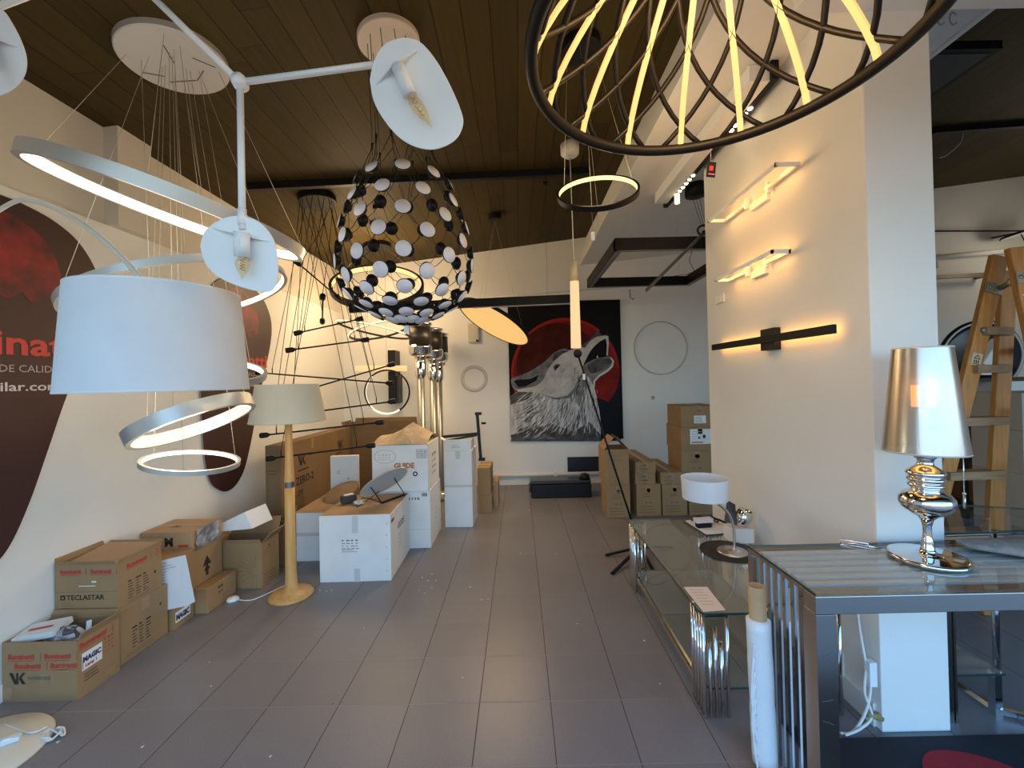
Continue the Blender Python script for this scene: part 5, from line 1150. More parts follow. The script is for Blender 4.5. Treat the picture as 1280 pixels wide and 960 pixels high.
b = MB(); b.prism([Vector((-2.245, 2.165, 0.22)), Vector((-2.20, 2.15, 0.25)), Vector((-2.205, 2.16, 0.33)), Vector((-2.235, 2.165, 0.32))], (0, -1, 0.1), 0.002, PAPER); b.build('torn_paper', label='torn white paper corner sticking out of the open battered carton', cat='paper', base=(-2.22, 2.16, 0.22))

def m_(b, F):
    f, r = F['front'], F['right']
    tape_text(b, f, 0.03, 0.205, 0.030, 2, 0.165); tape_text(b, r, 0.05, 0.205, 0.034, 1, 0.2); icons(b, r, 0.24, 0.20, 0.06, 0.05, 2, 3, RED_INK, 8)
    b.box(f.o.x + 0.03, f.o.x + 0.056, f.o.y - 0.001, f.o.y, f.o.z + 0.063, f.o.z + 0.089, BLK_INK); b.box(f.o.x + 0.037, f.o.x + 0.049, f.o.y - 0.0015, f.o.y, f.o.z + 0.070, f.o.z + 0.080, KRAFT)
    b.text('TECLASTAR', f.p(0.064, 0.064), f.r, f.u, 0.036, BLK_INK, bold=0.0008, width=0.205); lines(b, f, 0.035, 0.045, 0.09, 3, 0.013, GREY_INK, 3, 0.003)
    b.quad(f.p(0.0, 0.105), f.r, f.u, 0.34, 0.002, KRAFT_D); b.quad(f.p(0.13, 0.135), f.r, f.u, 0.09, 0.004, PAPER); b.quad(f.p(0.20, 0.155), f.r, f.u, 0.025, 0.008, PAPER)
    icons(b, r, 0.06, 0.035, 0.14, 0.105, 3, 7, BLK_INK, 11); icons(b, r, 0.225, 0.10, 0.03, 0.03, 1, 1, BLK_INK, 4); lines(b, r, 0.06, 0.02, 0.2, 2, 0.009, GREY_INK, 9, 0.003)
carton('brown carton printed TECLASTAR stacked behind the open battered carton', -2.53, -2.19, 2.285, 2.565, 0.305, 0.560, KRAFT, 0.0, m_, True, (('front', 62, 0.02), ('back', 35, 0.03), ('right', 82, 0.016), ('left', 75, 0.03)))
b = MB(); b.hexa([(-2.50, 2.295, 0.545), (-2.20, 2.295, 0.550), (-2.20, 2.555, 0.570), (-2.50, 2.555, 0.575), (-2.50, 2.295, 0.550), (-2.20, 2.295, 0.555), (-2.20, 2.555, 0.575), (-2.50, 2.555, 0.580)], KRAFT_L); b.build('cardboard_sheet', label='loose cardboard sheet covering the top of the TECLASTAR carton', cat='cardboard', base=(-2.35, 2.42, 0.545))
def m_(b, F):
    r = F['right']; icons(b, r, 0.07, 0.06, 0.13, 0.12, 3, 7, BLK_INK, 21); icons(b, r, 0.25, 0.20, 0.025, 0.03, 1, 1, BLK_INK, 4); lines(b, r, 0.03, 0.035, 0.2, 2, 0.012, GREY_INK, 6, 0.003)
carton('brown carton under the TECLASTAR carton, its side full of small symbols', -2.50, -2.185, 2.29, 2.60, 0, 0.304, KRAFT, 0.0, m_)
def m_(b, F):
    r = F['right']; b.quad(r.p(0.015, 0.035), r.r, r.u, 0.12, 0.065, WHITE_MATT); b.text('MAGIC', r.p(0.02, 0.050), r.r, r.u, 0.045, BLUE_INK, bold=0.003, lift=0.002, width=0.105)
carton('narrow brown carton with a white MAGIC label below the hanging paper sheet', -2.34, -2.17, 2.62, 2.785, 0, 0.44, KRAFT, 0.0, m_, tape=None)
a0, a1, a2, a3 = at(196, 702, 2.612), at(232, 693.5, 2.604), at(244, 752, 2.585), at(195.5, 765, 2.610)
b = MB(); nn = (a1 - a0).cross(a3 - a0).normalized(); nn = -nn if nn.y > 0 else nn
b.prism([a0, a1, a2, lerp(a2, a3, 0.22) + Vector((0, 0, -0.012)), a3], nn, 0.002, PAPER)
e1 = (a1 - a0).normalized(); e2 = nn.cross(e1)
for i in range(7): o = lerp(a0, a3, 0.08 + 0.055 * i) + nn * 0.0025; b.quad(o + e1 * 0.02, e1, e2, 0.05 + 0.03 * ((i * 7) % 3), 0.003, mat('biro_ink', (0.25, 0.27, 0.42), 0.7), 0.0003)
b.build('paper_sheet', label='white handwritten sheet hanging over the narrow MAGIC carton', cat='paper', base=a0)
def m_(b, F):
    r, f, tp = F['right'], F['front'], F['top']; b.text('M', f.p(0.16, 0.03), f.r, f.u, 0.075, BLK_INK, bold=0.004); tape_text(b, r, 0.02, 0.02, 0.028, 1, 0.2); b.text('M', tp.p(0.12, 0.10), tp.r, tp.u, 0.06, GREY_INK, bold=0.002)
    b.quad(f.p(0.25, 0.02), f.r, f.u, 0.07, 0.016, RED_INK)
carton('brown carton marked M with silvery plastic on one side, atop the arrow carton', -2.53, -2.19, 2.80, 3.08, 0.425, 0.545, KRAFT_L, 0.0, m_)
b = MB(); rn = random.Random(2); vs = []
for i in range(7):
    for j in range(7): vs.append((-2.187 + 0.012 * rn.random(), 2.83 + 0.035 * i, 0.415 + 0.022 * j))
b.add(vs, [(i * 7 + j, (i + 1) * 7 + j, (i + 1) * 7 + j + 1, i * 7 + j + 1) for i in range(6) for j in range(6)], mat('silvery_film', (0.36, 0.38, 0.40), 0.2, 0.4, noise=(16, 0.6))); b.build('plastic_film', label='crinkled silvery plastic film stuck to the side of the M carton', cat='film', base=(-2.187, 2.93, 0.44))
def m_(b, F):
    r = F['right']; P = lambda s, t: r.p(s, t) + Vector((0.0013, 0, 0)); b.add([P(0.10, 0.27), P(0.18, 0.27), P(0.14, 0.335)], [(0, 1, 2)], BLK_INK); b.quad(r.p(0.128, 0.20), r.r, r.u, 0.024, 0.05, BLK_INK); b.add([P(0.11, 0.235), P(0.17, 0.235), P(0.14, 0.28)], [(0, 1, 2)], BLK_INK)
carton('brown carton with a black upward arrow behind the low flat carton', -2.50, -2.195, 2.80, 3.09, 0, 0.424, KRAFT, 0.0, m_, tape=None)
def m_(b, F):
    r = F['right']; icons(b, r, 0.10, 0.09, 0.05, 0.06, 2, 2, BLK_INK, 5); icons(b, r, 0.14, 0.02, 0.06, 0.05, 2, 3, GREY_INK, 5)
carton('low flat brown carton standing on edge before the arrow carton', -2.185, -2.09, 2.80, 3.08, 0, 0.165, KRAFT, 0.0, m_, tape=None)
def m_(b, F):
    f, r = F['front'], F['right']; c = f.p(0.34, 0.13)
    for k in range(11):
        a = PI * 0.5 + PI * k / 10 * 1.0
        d = f.r * math.cos(a) + f.u * math.sin(a); w_ = f.r * -math.sin(a) + f.u * math.cos(a); b.quad(c + d * 0.03, d, w_, 0.10 + 0.02 * (k % 2), 0.0025, KRAFT_D, 0.0012)
    lines(b, r, 0.02, 0.26, 0.13, 2, 0.02, GREY_INK, 2); icons(b, r, 0.03, 0.03, 0.14, 0.07, 4, 3, GREY_INK, 12); icons(b, r, 0.08, 0.27, 0.03, 0.03, 1, 2, BLK_INK, 2)
carton('larger open brown carton printed with a fan of lines beside the wooden floor lamp', -2.32, -1.935, 3.14, 3.36, 0, 0.335, KRAFT, 0.0, m_, True, (('back', 62, 0.13), ('front', 72, 0.03), ('right', 50, 0.09), ('left', 60, 0.10)))
q = [at(262, 668, 3.12), at(308, 669, 3.08), at(341, 651, 3.22), at(300, 640, 3.30)]
a0, a1, a2 = at(250, 667, 3.15), at(315, 661, 3.13), at(306, 640, 3.16)
b = MB(); D = (at(341, 649, 3.30) - a1); pts = [a0, a1, a2]
b.add([a0, a1, a2, a0 + D, a1 + D, a2 + D], [(0, 1, 2), (5, 4, 3), (0, 3, 4, 1), (1, 4, 5, 2), (2, 5, 3, 0)], WBOX); b.build('wedge_carton', label='white wedge-shaped carton resting on the open fan-printed carton', cat='box', base=a0, bevel=0.002)
carton('small brown carton hidden behind the pole of the wooden floor lamp', -2.097, -1.958, 3.50, 3.66, 0, 0.36, KRAFT_D, 0.0, None, True, (('front', 40, 0.06), ('back', 60, 0.10), ('right', 70, 0.06)))
# flat big cartons along the left wall and at the back
def m_(b, F):
    r, f = F['right'], F['front']; vk(b, r, 0.28, 0.73, 0.10); lines(b, r, 0.50, 0.80, 0.18, 1, 0.03, BLK_INK); b.text('ZERO-2', r.p(0.24, 0.56), r.r, r.u, 0.10, BLK_INK, bold=0.002); b.text('2M', r.p(0.26, 0.45), r.r, r.u, 0.08, BLK_INK)
    lines(b, r, 0.28, 0.68, 0.35, 1, 0.03, BLK_INK, 3, 0.012); vk(b, r, 1.16, 0.75, 0.10); lines(b, r, 1.12, 0.70, 0.25, 1, 0.03, BLK_INK, 3, 0.012)
    c = r.p(0.62, 0.24); b.lathe([(0.10, 0.001), (0.108, 0.001)], c, GREY_INK, (1, 0, 0), 40); b.quad(r.p(0.615, 0.34), r.r, r.u, 0.008, 0.20, GREY_INK)
    b.quad(r.p(0.55, 0.86), r.r, r.u, 0.035, 0.10, TAPE); b.quad(r.p(0.06, 0.88), r.r, r.u, 0.04, 0.08, TAPE); b.quad(r.p(0.87, 0.0), r.r, r.u, 0.005, 0.98, KRAFT_D)
    lines(b, f, 0.02, 0.75, 0.08, 2, 0.03, BLK_INK); icons(b, f, 0.02, 0.30, 0.07, 0.40, 1, 8, GREY_INK, 5); icons(b, f, 0.015, 0.08, 0.09, 0.16, 2, 3, GREY_INK, 7)
carton('tall flat VK carton leaning along the left wall behind the wooden lamp', -2.25, -2.11, 3.72, 5.24, 0, 0.975, KRAFT_D, 0.0, m_, tape=None)
def m_(b, F):
    f = F['front']; vk(b, f, 0.42, 0.66, 0.13); lines(b, f, 0.68, 0.72, 0.20, 1, 0.03, BLK_INK); lines(b, f, 0.38, 0.60, 0.35, 2, 0.05, BLK_INK, 6, 0.012); b.text('21W', f.p(0.42, 0.46), f.r, f.u, 0.07, BLK_INK)
carton('big open VK carton against the back wall left of the patio heaters', -2.22, -1.36, 5.33, 5.65, 0, 0.93, KRAFT_D, 0.0, m_, True, (('front', 84, 0.10), ('back', 80, 0.12), ('left', 70, 0.10), ('right', 20, 0.12)))
# white cartons in the middle
def m_(b, F):
    f = F['front']; b.quad(f.p(0.003, 0.215), f.r, f.u, 0.344, 0.03, PTAPE)
carton('low white carton with brown lid behind the wooden lamp', -1.925, -1.575, 3.60, 4.20, 0, 0.415, WBOX, 0.0, m_, tape=None)
b = MB(); b.box(-1.93, -1.572, 3.595, 4.205, 0.4155, 0.421, KRAFT_L); b.build('cardboard_sheet', label='brown cardboard sheet lying on the low white carton', cat='cardboard', base=(-1.74, 3.9, 0.4155))
b = MB(); c = Vector((-1.685, 3.975, 0.424)); pts = [c + Vector((0.17 * math.cos(a), 0.15 * math.sin(a), 0.0)) for a in [2 * PI * i / 36 for i in range(36)]]
tp = [c + Vector((0.15 * math.cos(a), 0.135 * math.sin(a), 0.08 + 0.05 * math.sin(a) + 0.03 * math.cos(a))) for a in [2 * PI * i / 36 for i in range(36)]]
b.add(pts + tp + [c + Vector((0.0, 0.0, 0.125))], [(i, (i + 1) % 36, 36 + (i + 1) % 36, 36 + i) for i in range(36)] + [(36 + i, 36 + (i + 1) % 36, 72) for i in range(36)], KRAFT); b.build('cardboard_insert', label='rounded brown cardboard insert lying on the low white carton', cat='cardboard', base=c)
def m_(b, F):
    f = F['front']; b.text('Flos', f.p(0.06, 0.22), f.r, f.u, 0.03, GREY_INK) if False else lines(b, f, 0.06, 0.23, 0.06, 2, 0.02, BLK_INK, 4); icons(b, f, 0.16, 0.14, 0.03, 0.03, 1, 2, GREY_INK, 3); lines(b, f, 0.14, 0.06, 0.06, 2, 0.02, GREY_INK)
carton('slim white carton standing upright on the low white carton', -1.865, -1.60, 4.145, 4.19, 0.4215, 0.80, WBOX, 0.12, m_, tape=None)
BX = (-1.545, -1.005, 3.21, 3.80)
def m_(b, F):
    f, r = F['front'], F['right']; b.quad(f.p(0.25, 0.37), f.r, f.u, 0.045, 0.13, PTAPE); b.quad(f.p(0.26, 0.0), f.r, f.u, 0.045, 0.10, PTAPE)
    icons(b, f, 0.17, 0.25, 0.14, 0.08, 4, 4, GREY_INK, 15); lines(b, f, 0.17, 0.24, 0.15, 2, 0.012, GREY_INK, 3, 0.003)
    for k in range(5): b.quad(f.p(0.505, 0.07 + 0.09 * k), f.r, f.u, 0.012, 0.012, PTAPE)
    b.text('GUIDE', r.p(0.20, 0.32), r.r, r.u, 0.07, GREY_INK, bold=0.001); lines(b, r, 0.22, 0.26, 0.12, 4, 0.03, mat('faint_ink', (0.5, 0.48, 0.47), 0.7), 4, 0.006); b.quad(r.p(0.02, 0.43), r.r, r.u, 0.08, 0.025, GREY_INK)
carton('large white carton in front with lamp parts lying on its brown top', *BX, 0, 0.505, WBOX, 0.02, m_, tape=None)
b = MB(); b.box(-1.54, -1.01, 3.215, 3.795, 0.505, 0.509, KRAFT_L, 0.02); b.quad((-1.50, 3.45, 0.509), (1, 0, 0), (0, 1, 0), 0.45, 0.06, TAPE); b.build('cardboard_sheet', label='brown top sheet on the large white carton under the lamp parts', cat='cardboard', base=(-1.27, 3.5, 0.505))
def m_(b, F):
    f, r = F['front'], F['right']; b.text('TEKNOS', f.p(0.36, 0.42), f.r, f.u, 0.05, GREY_INK) if False else icons(b, f, 0.355, 0.44, 0.10, 0.045, 4, 1, GREY_INK, 31); b.quad(f.p(0.47, 0.47), f.r, f.u, 0.05, 0.03, mat('grey_label', (0.25, 0.25, 0.25))); b.quad(f.p(0.30, 0.17), f.r, f.u, 0.24, 0.004, PTAPE)
    lines(b, r, 0.20, 0.30, 0.08, 4, 0.05, mat('faint_ink', (0.5, 0.48, 0.47), 0.7), 4, 0.008)
carton('lower white carton of the tall stack behind the large front one', -1.37, -0.825, 3.83, 4.33, 0, 0.522, WBOX, 0.0, m_, tape=None)
def m_(b, F):
    f, r = F['front'], F['right']
    c = f.p(0.12, 0.32)
    b.add([c + f.r * (0.10 * math.cos(a)) * k + f.u * (0.062 * math.sin(a)) * k + Vector((0, -0.001, 0)) for a in [2 * PI * i / 32 for i in range(32)] for k in (1.0, 0.93)], [(2 * i, 2 * ((i + 1) % 32), 2 * ((i + 1) % 32) + 1, 2 * i + 1) for i in range(32)], mat('faint_ink', (0.5, 0.48, 0.47), 0.7))
    icons(b, f, 0.06, 0.29, 0.12, 0.06, 4, 3, mat('faint_ink'), 41)
    b.text('GUIDE', f.p(0.20, 0.215), f.r, f.u, 0.062, mat('orange_ink', (0.50, 0.16, 0.06), 0.6), bold=0.003); b.quad(f.p(0.40, 0.30), f.r, f.u, 0.11, 0.085, PTAPE); icons(b, f, 0.405, 0.30, 0.10, 0.075, 3, 4, GREY_INK, 42); b.lathe([(0.012, 0.001), (0.022, 0.001)], f.p(0.39, 0.16), BLK_INK, (0, -1, 0), 20)
    icons(b, r, 0.18, 0.12, 0.18, 0.22, 3, 4, GREY_INK, 43)
GC = carton('upper white GUIDE carton with crumpled brown flaps on top', -1.335, -0.83, 3.80, 4.30, 0.5225, 0.945, WBOX, -0.01, m_, tape=None)
b = MB(); x0, x1, y0, y1, z = -1.33, -0.835, 3.80, 4.30, 0.947
rn = random.Random(4); g = []
for i in range(9):
    for j in range(9):
        s, tt = i / 8, j / 8; peak = max(0, 1 - abs(s - 0.62) * 2.4) * max(0, 1 - abs(tt - 0.50) * 1.9)
        g.append((x0 + (x1 - x0) * s, y0 + (y1 - y0) * tt, z + 0.10 * tt * (1 - tt) * 2.2 + 0.12 * peak + rn.uniform(-0.014, 0.016) * (0 < i < 8 and 0 < j < 8)))
b.add(g, [(i * 9 + j, (i + 1) * 9 + j, (i + 1) * 9 + j + 1, i * 9 + j + 1) for i in range(8) for j in range(8)], KRAFT_P)
b.add([Vector(p) - Vector((0, 0, 0.004)) for p in g], [(i * 9 + j + 1, (i + 1) * 9 + j + 1, (i + 1) * 9 + j, i * 9 + j) for i in range(8) for j in range(8)], KRAFT_P)
b.build('flap', GC, label='crumpled brown flaps bulging over the top')
STK = (-0.785, -0.495, 4.36, 4.70)
carton('lower white carton of the narrow stack beside the black bracket', *STK, 0, 0.415, WBOX, -0.03, None, tape=None)
b = MB(); b.box(-0.783, -0.497, 4.362, 4.69, 0.4155, 0.432, PTAPE, -0.03); b.build('foam_sheet', label='grey foam strip between the two narrow white cartons', cat='foam', base=(-0.64, 4.5, 0.4155))
carton('upper white carton of the narrow stack beside the black bracket', *STK, 0.4325, 0.79, WBOX, -0.03, None, tape='y', tapem=PTAPE)
def m_(b, F): lines(b, F['front'], 0.08, 0.05, 0.12, 2, 0.018, GREY_INK, 3)
carton('shallow open white carton of papers topping the narrow stack', -0.785, -0.505, 4.37, 4.68, 0.7905, 0.895, WBOX, -0.02, m_, True, (('front', 88, 0.01), ('left', 30, 0.05)))
# black pivoting screen bracket
t = thing('wall_bracket', 'black pivoting screen bracket sticking out over the narrow white stack', 'bracket', at(597, 560, 4.55))
p0, p1 = at(596.5, 517, 4.55), at(601, 574, 4.55)
b = MB(); b.bar(p0, p1, 0.045, 0.03, BLACKP); b.build('upright', t, bevel=0.003)
for p in (p0, p1): b = MB(); b.obox(p + Vector((0.012, 0, 0.0)), (1, 0, 0), (0, 1, 0), (0, 0, 1), 0.07, 0.05, 0.03, BLACKP); b.build('end_clip', t, bevel=0.004)
b = MB(); b.bar(at(553, 546, 4.50), at(598, 542, 4.54), 0.04, 0.028, BLACKP); b.bar(at(556, 551, 4.55), at(596, 544, 4.58), 0.03, 0.02, BLACKP); b.build('arm', t, bevel=0.003)
b = MB(); b.lathe([(0, -0.02), (0.012, -0.02), (0.012, 0.03), (0, 0.03)], at(604, 529, 4.55), BLACKP, (1, 0, 0), 12); b.build('knob', t)
carton('lower small brown carton behind the narrow white stack', -0.485, -0.335, 4.80, 5.20, 0, 0.205, KRAFT, 0.02, None)
carton('upper small brown carton behind the narrow white stack', -0.487, -0.34, 4.80, 5.18, 0.2055, 0.52, KRAFT, -0.02, None)
carton('slim brown carton leaning beside the small brown pair at the back', -0.32, -0.27, 5.05, 5.35, 0, 0.30, KRAFT_L, 0.0, None, tape=None)

# parts lying on the large white carton
c = at(480, 607, 3.45)
t = thing('oval_lamp', 'grey oval reflector lamp on a thin black frame lying on the large white carton', 'lamp', (c.x, c.y, 0.511))
axL = (at(509, 589, 3.52) - at(451, 622, 3.40)); Lh = axL.length / 2; axL.normalize(); nrm = Vector((-0.35, -0.55, -0.62)); nrm = (nrm - axL * nrm.dot(axL)).normalized(); sd = nrm.cross(axL)
cc = (at(509, 589, 3.52) + at(451, 622, 3.40)) / 2 + Vector((0, 0, 0.015))
pts = [cc + axL * Lh * math.cos(a) + sd * 0.10 * math.sin(a) for a in [2 * PI * i / 48 for i in range(48)]]
b = MB(); b.prism(pts, -nrm, 0.012, mat('grey_reflector', (0.42, 0.43, 0.45), 0.35, 0.2)); b.build('reflector', t, bevel=0.003)
f0, f1 = on_z(477, 628.5, 0.516), on_z(506, 618, 0.516); r0, r1 = at(462, 607, 3.40), at(493, 598, 3.48)
b = MB(); b.bar(f0, f1, 0.02, 0.012, BLACK); b.build('foot_bar', t)
for p, q in ((f0, r0), (f1, r1)): b = MB(); b.tube([p, q], 0.004, BLACK, 6); b.build('strut', t)
s0 = on_z(446, 634, 0.514); b = MB(); b.tube(arc_pts([s0, on_z(458, 626, 0.514), cc - axL * 0.05 + Vector((0, 0, -0.05))], 6), 0.004, CHARCOAL, 6); b.tube(arc_pts([on_z(452, 622, 0.513), on_z(466, 624, 0.513), f0], 6), 0.004, CHARCOAL, 6); b.build('cable', t)
p = on_z(434, 630, 0.51); b = MB(); b.obox(p + Vector((0, 0.03, 0.035)), Vector((0.75, 0.66, 0)), Vector((-0.66, 0.75, 0)), (0, 0, 1), 0.12, 0.06, 0.06, CHARCOAL); b.obox(p + Vector((0.0, 0.03, 0.07)), Vector((0.75, 0.66, 0)), Vector((-0.66, 0.75, 0)), (0, 0, 1), 0.08, 0.04, 0.01, SILVER); b.build('driver_box', label='small dark grey driver box on the large white carton', cat='device', base=(p.x, p.y, 0.509), bevel=0.006)
crumple('clear_bag', 'small clear plastic bag on the large white carton', 'bag', tuple(on_z(448, 628, 0.53)), 0.05, 0.04, 0.018, PL, 6)

# --- brown cartons at the right rear
def ft(b, F):
    f = F['front']; w_ = (f.o - F['right'].o).length; b.add([f.p(w_ * 0.42, 0.27) + Vector((0, -0.001, 0)), f.p(w_ * 0.5, 0.255) + Vector((0, -0.001, 0)), f.p(w_ * 0.58, 0.27) + Vector((0, -0.001, 0)), f.p(w_ * 0.56, 0.30) + Vector((0, -0.001, 0)), f.p(w_ * 0.44, 0.30) + Vector((0, -0.001, 0))], [(0, 1, 2, 3, 4)], GREY_INK); lines(b, f, w_ * 0.3, 0.235, w_ * 0.42, 2, 0.022, KRAFT_D, 3, 0.006); icons(b, f, w_ * 0.35, 0.14, w_ * 0.35, 0.03, 2, 1, GREY_INK, 3); lines(b, f, w_ * 0.08, 0.10, w_ * 0.75, 3, 0.03, KRAFT_D, 5, 0.006)
def fflat(b, F):
    f = F['front']; w_ = (f.o - F['right'].o).length; lines(b, f, w_ * 0.2, 0.085, w_ * 0.5, 3, 0.022, GREY_INK, 7, 0.008); icons(b, f, w_ * 0.3, 0.01, w_ * 0.3, 0.02, 3, 1, GREY_INK, 2)
carton('lower tall brown carton directly right of the black case', 0.925, 1.175, 4.54, 4.86, 0, 0.372, KRAFT, 0.0, ft, tape='y')
def m_(b, F):
    f = F['front']; lines(b, f, 0.04, 0.30, 0.16, 2, 0.05, GREY_INK, 8, 0.006); icons(b, f, 0.10, 0.02, 0.10, 0.03, 3, 1, GREY_INK, 3); b.text('ENIGMA', f.p(0.02, 0.025), f.r, f.u, 0.04, GREY_INK) if False else None
carton('upper tall brown carton with roof-like raised flaps right of the black case', 0.905, 1.165, 4.52, 4.86, 0.3725, 0.742, KRAFT, 0.0, m_, True, (('left', 130, 0.165), ('right', 132, 0.165)))
carton('bottom brown carton in the middle of the rear row', 1.255, 1.52, 4.58, 5.0, 0, 0.345, KRAFT, 0.0, ft, tape='y')
carton('lower long flat brown carton on the middle rear carton', 1.245, 1.465, 4.58, 5.38, 0.3455, 0.470, KRAFT, 0.0, fflat, tape='y')
carton('upper long flat brown carton on the middle rear carton', 1.245, 1.465, 4.56, 5.38, 0.4705, 0.592, KRAFT, 0.0, fflat, tape='y')
carton('bottom brown carton right of the middle one in the rear row', 1.535, 1.805, 4.58, 5.0, 0, 0.338, KRAFT, 0.0, ft, tape='y')
carton('long flat brown carton lying beside the three-high rear stack', 1.52, 1.755, 4.58, 5.38, 0.3385, 0.470, KRAFT, 0.0, fflat, tape='y')
carton('bottom brown carton of the rear stack, behind the white table lamp', 1.825, 2.12, 4.58, 5.0, 0, 0.338, KRAFT, 0.0, ft, tape='y')
carton('brown carton third from the top in the rear stack', 1.79, 2.145, 4.68, 5.10, 0.3385, 0.682, KRAFT, 0.0, ft, tape='y')
def m_(b, F):
    f = F['front']; b.quad(f.p(0.10, 0.075), f.r, f.u, 0.25, 0.165, WHITE_MATT); lines(b, Face(f.o + Vector((0, -0.001, 0)), f.r, f.u), 0.12, 0.21, 0.18, 5, 0.027, mat('faint_ink', (0.5, 0.48, 0.47), 0.7), 5, 0.006); b.quad(f.p(0.24, 0.14), f.r, f.u, 0.03, 0.035, BLK_INK, 0.002); b.quad(f.p(0.19, 0.135), f.r, f.u, 0.02, 0.02, BLK_INK, 0.002); b.quad(f.p(0.11, 0.085), f.r, f.u, 0.13, 0.014, TAPE, 0.002)
carton('brown carton with a large white label, second in the rear stack', 1.785, 2.21, 4.66, 5.12, 0.6825, 0.948, KRAFT, 0.0, m_, tape='y')
def m_(b, F):
    f = F['front']; b.quad(f.p(0.14, 0.04), f.r, f.u, 0.13, 0.085, WHITE_MATT); b.text('XI', f.p(0.155, 0.06), f.r, f.u, 0.04, mat('faint_ink', (0.5, 0.48, 0.47), 0.7), lift=0.002) if False else lines(b, Face(f.o + Vector((0, -0.001, 0)), f.r, f.u), 0.15, 0.105, 0.09, 4, 0.018, GREY_INK, 5, 0.005); b.add([f.p(0.17, 0.175) + Vector((0, -0.001, 0)), f.p(0.20, 0.16) + Vector((0, -0.001, 0)), f.p(0.23, 0.175) + Vector((0, -0.001, 0)), f.p(0.20, 0.20) + Vector((0, -0.001, 0))], [(0, 1, 2, 3)], GREY_INK)
carton('topmost brown carton of the rear stack, small white label', 1.79, 2.205, 4.64, 5.10, 0.9485, 1.18, KRAFT, -0.02, m_, tape='y')
b = MB(); b.box(0.135, 0.90, 5.35, 5.62, 0.0, 0.17, BLACKP); b.box(0.12, 0.90, 5.38, 5.60, 0.17, 0.215, mat('dark_lid', (0.03, 0.032, 0.035), 0.25)); b.box(0.105, 0.135, 5.40, 5.58, 0.06, 0.15, CHARCOAL); b.build('long_case', label='long black case lying on the floor below the wolf painting', cat='case', base=(0.5, 5.5, 0), bevel=0.012)
b = MB(); b.lathe([(0, 0), (0.07, 0), (0.06, 0.06), (0, 0.08)], (0.83, 5.45, 0.215), BLACKP, n=20); b.build('black_dome', label='small black cap standing on the right end of the long case', cat='cap', base=(0.83, 5.45, 0.215))
c0, c1 = at(709.5, 572, 6.05), at(757, 593, 6.05)
b = MB(); b.box(c0.x, c0.x + 0.62, 6.085, YB - 0.013, c1.z, c0.z, mat('blue_black_panel', (0.012, 0.015, 0.022), 0.4)); b.build('wall_board', label='black rectangular panel mounted low on the wall under the wolf painting', cat='panel', base=(c0.x, YB, c1.z), bevel=0.004)

# ================================================================== BEYOND THE DIVIDING WALL
# --- wooden folding stepladder
t = thing('stepladder', 'wooden folding stepladder with wide rails behind the chrome table lamp', 'ladder', (2.9, 2.6, 0))
def rail(p, q, w_, d_, lab=None):
    b = MB(); b.bar(p, q, w_, d_, PINE, (0, 1, 0)); return b.build('rail', t, bevel=0.005)
A0, A1 = Vector((2.945, 2.56, 2.195)), Vector((2.40, 2.62, 0.0)); B0, B1_ = Vector((2.925, 2.46, 2.215)), Vector((3.13, 2.30, 0.0)); C0, C1 = Vector((3.09, 2.64, 2.12)), Vector((2.86, 2.60, 0.0)); D0, D1 = Vector((3.27, 2.70, 2.19)), Vector((3.55, 2.60, 0.0))
for p, q in ((A0, A1), (B0, B1_), (C0, C1), (D0, D1)): rail(p, q, 0.095, 0.035)
for zz in (1.74, 1.51, 1.19, 0.86, 0.50):
    f1 = (2.195 - zz) / 2.195; f2 = (2.12 - zz) / 2.12; p, q = lerp(A0, A1, f1), lerp(C0, C1, f2)
    b = MB(); d = (q - p).normalized() * 0.01; b.bar(p - d, q + d, 0.085, 0.05, PINE_END); b.build('rung', t, bevel=0.003)
for zz in (1.62, 1.25, 0.9):
    f1 = (2.21 - zz) / 2.21; f2 = (2.19 - zz) / 2.19; p, q = lerp(B0, B1_, f1), lerp(D0, D1, f2)
    b = MB(); b.bar(p, q, 0.075, 0.04, PINE_END); b.build('rung', t, bevel=0.003)
hp = lerp(A0, A1, 0.09); hq = lerp(B0, B1_, 0.08)
PLATE = mat('worn_plate', (0.36, 0.30, 0.20), 0.4, 0.5, noise=(30, 0.4))
for p, q, nm in ((hp, A1 - A0, 'hinge_plate'), (hq, B1_ - B0, 'hinge_plate')):
    q = q.normalized(); a_ = Vector((0, 1, 0)).cross(q).normalized(); b = MB(); b.obox(p + Vector((0, -0.022, 0)), a_, q, Vector((0, 1, 0)), 0.105, 0.065, 0.006, PLATE)
    for s_ in (-0.03, 0.03): b.lathe([(0, -0.004), (0.007, -0.004), (0.009, 0), (0, 0)], p + a_ * s_ + Vector((0, -0.027, 0)), STEEL, (0, 1, 0), 12)
    b.build(nm, t)
b = MB(); m_p = (hp + hq) / 2 + Vector((0, -0.03, 0)); b.tube([hp + Vector((0.03, -0.03, 0)), m_p, hq + Vector((-0.03, -0.03, 0))], 0.016, PLATE, 10); b.lathe([(0.010, -0.01), (0.022, -0.01), (0.024, 0.004), (0.010, 0.004)], m_p, mat('pale_nut', (0.60, 0.48, 0.30), 0.4, 0.4), (0, 1, 0), 16); b.build('hinge', t)
for p0_, p1_, f_ in ((A0, A1, 0.205), (B0, B1_, 0.185)):
    p = lerp(p0_, p1_, f_); b = MB(); b.lathe([(0, -0.012), (0.012, -0.012), (0.020, -0.006), (0.020, 0.0), (0, 0.0)], p + Vector((0, -0.018, 0)), mat('zinc', (0.20, 0.22, 0.23), 0.4, 0.6), (0, 1, 0), 18); b.build('bolt', t)
q = (A1 - A0).normalized(); a_ = Vector((0, 1, 0)).cross(q).normalized(); p = lerp(A0, A1, 0.285) + Vector((0, -0.0185, 0)); STICK = mat('sticker', (0.62, 0.45, 0.28), 0.6)
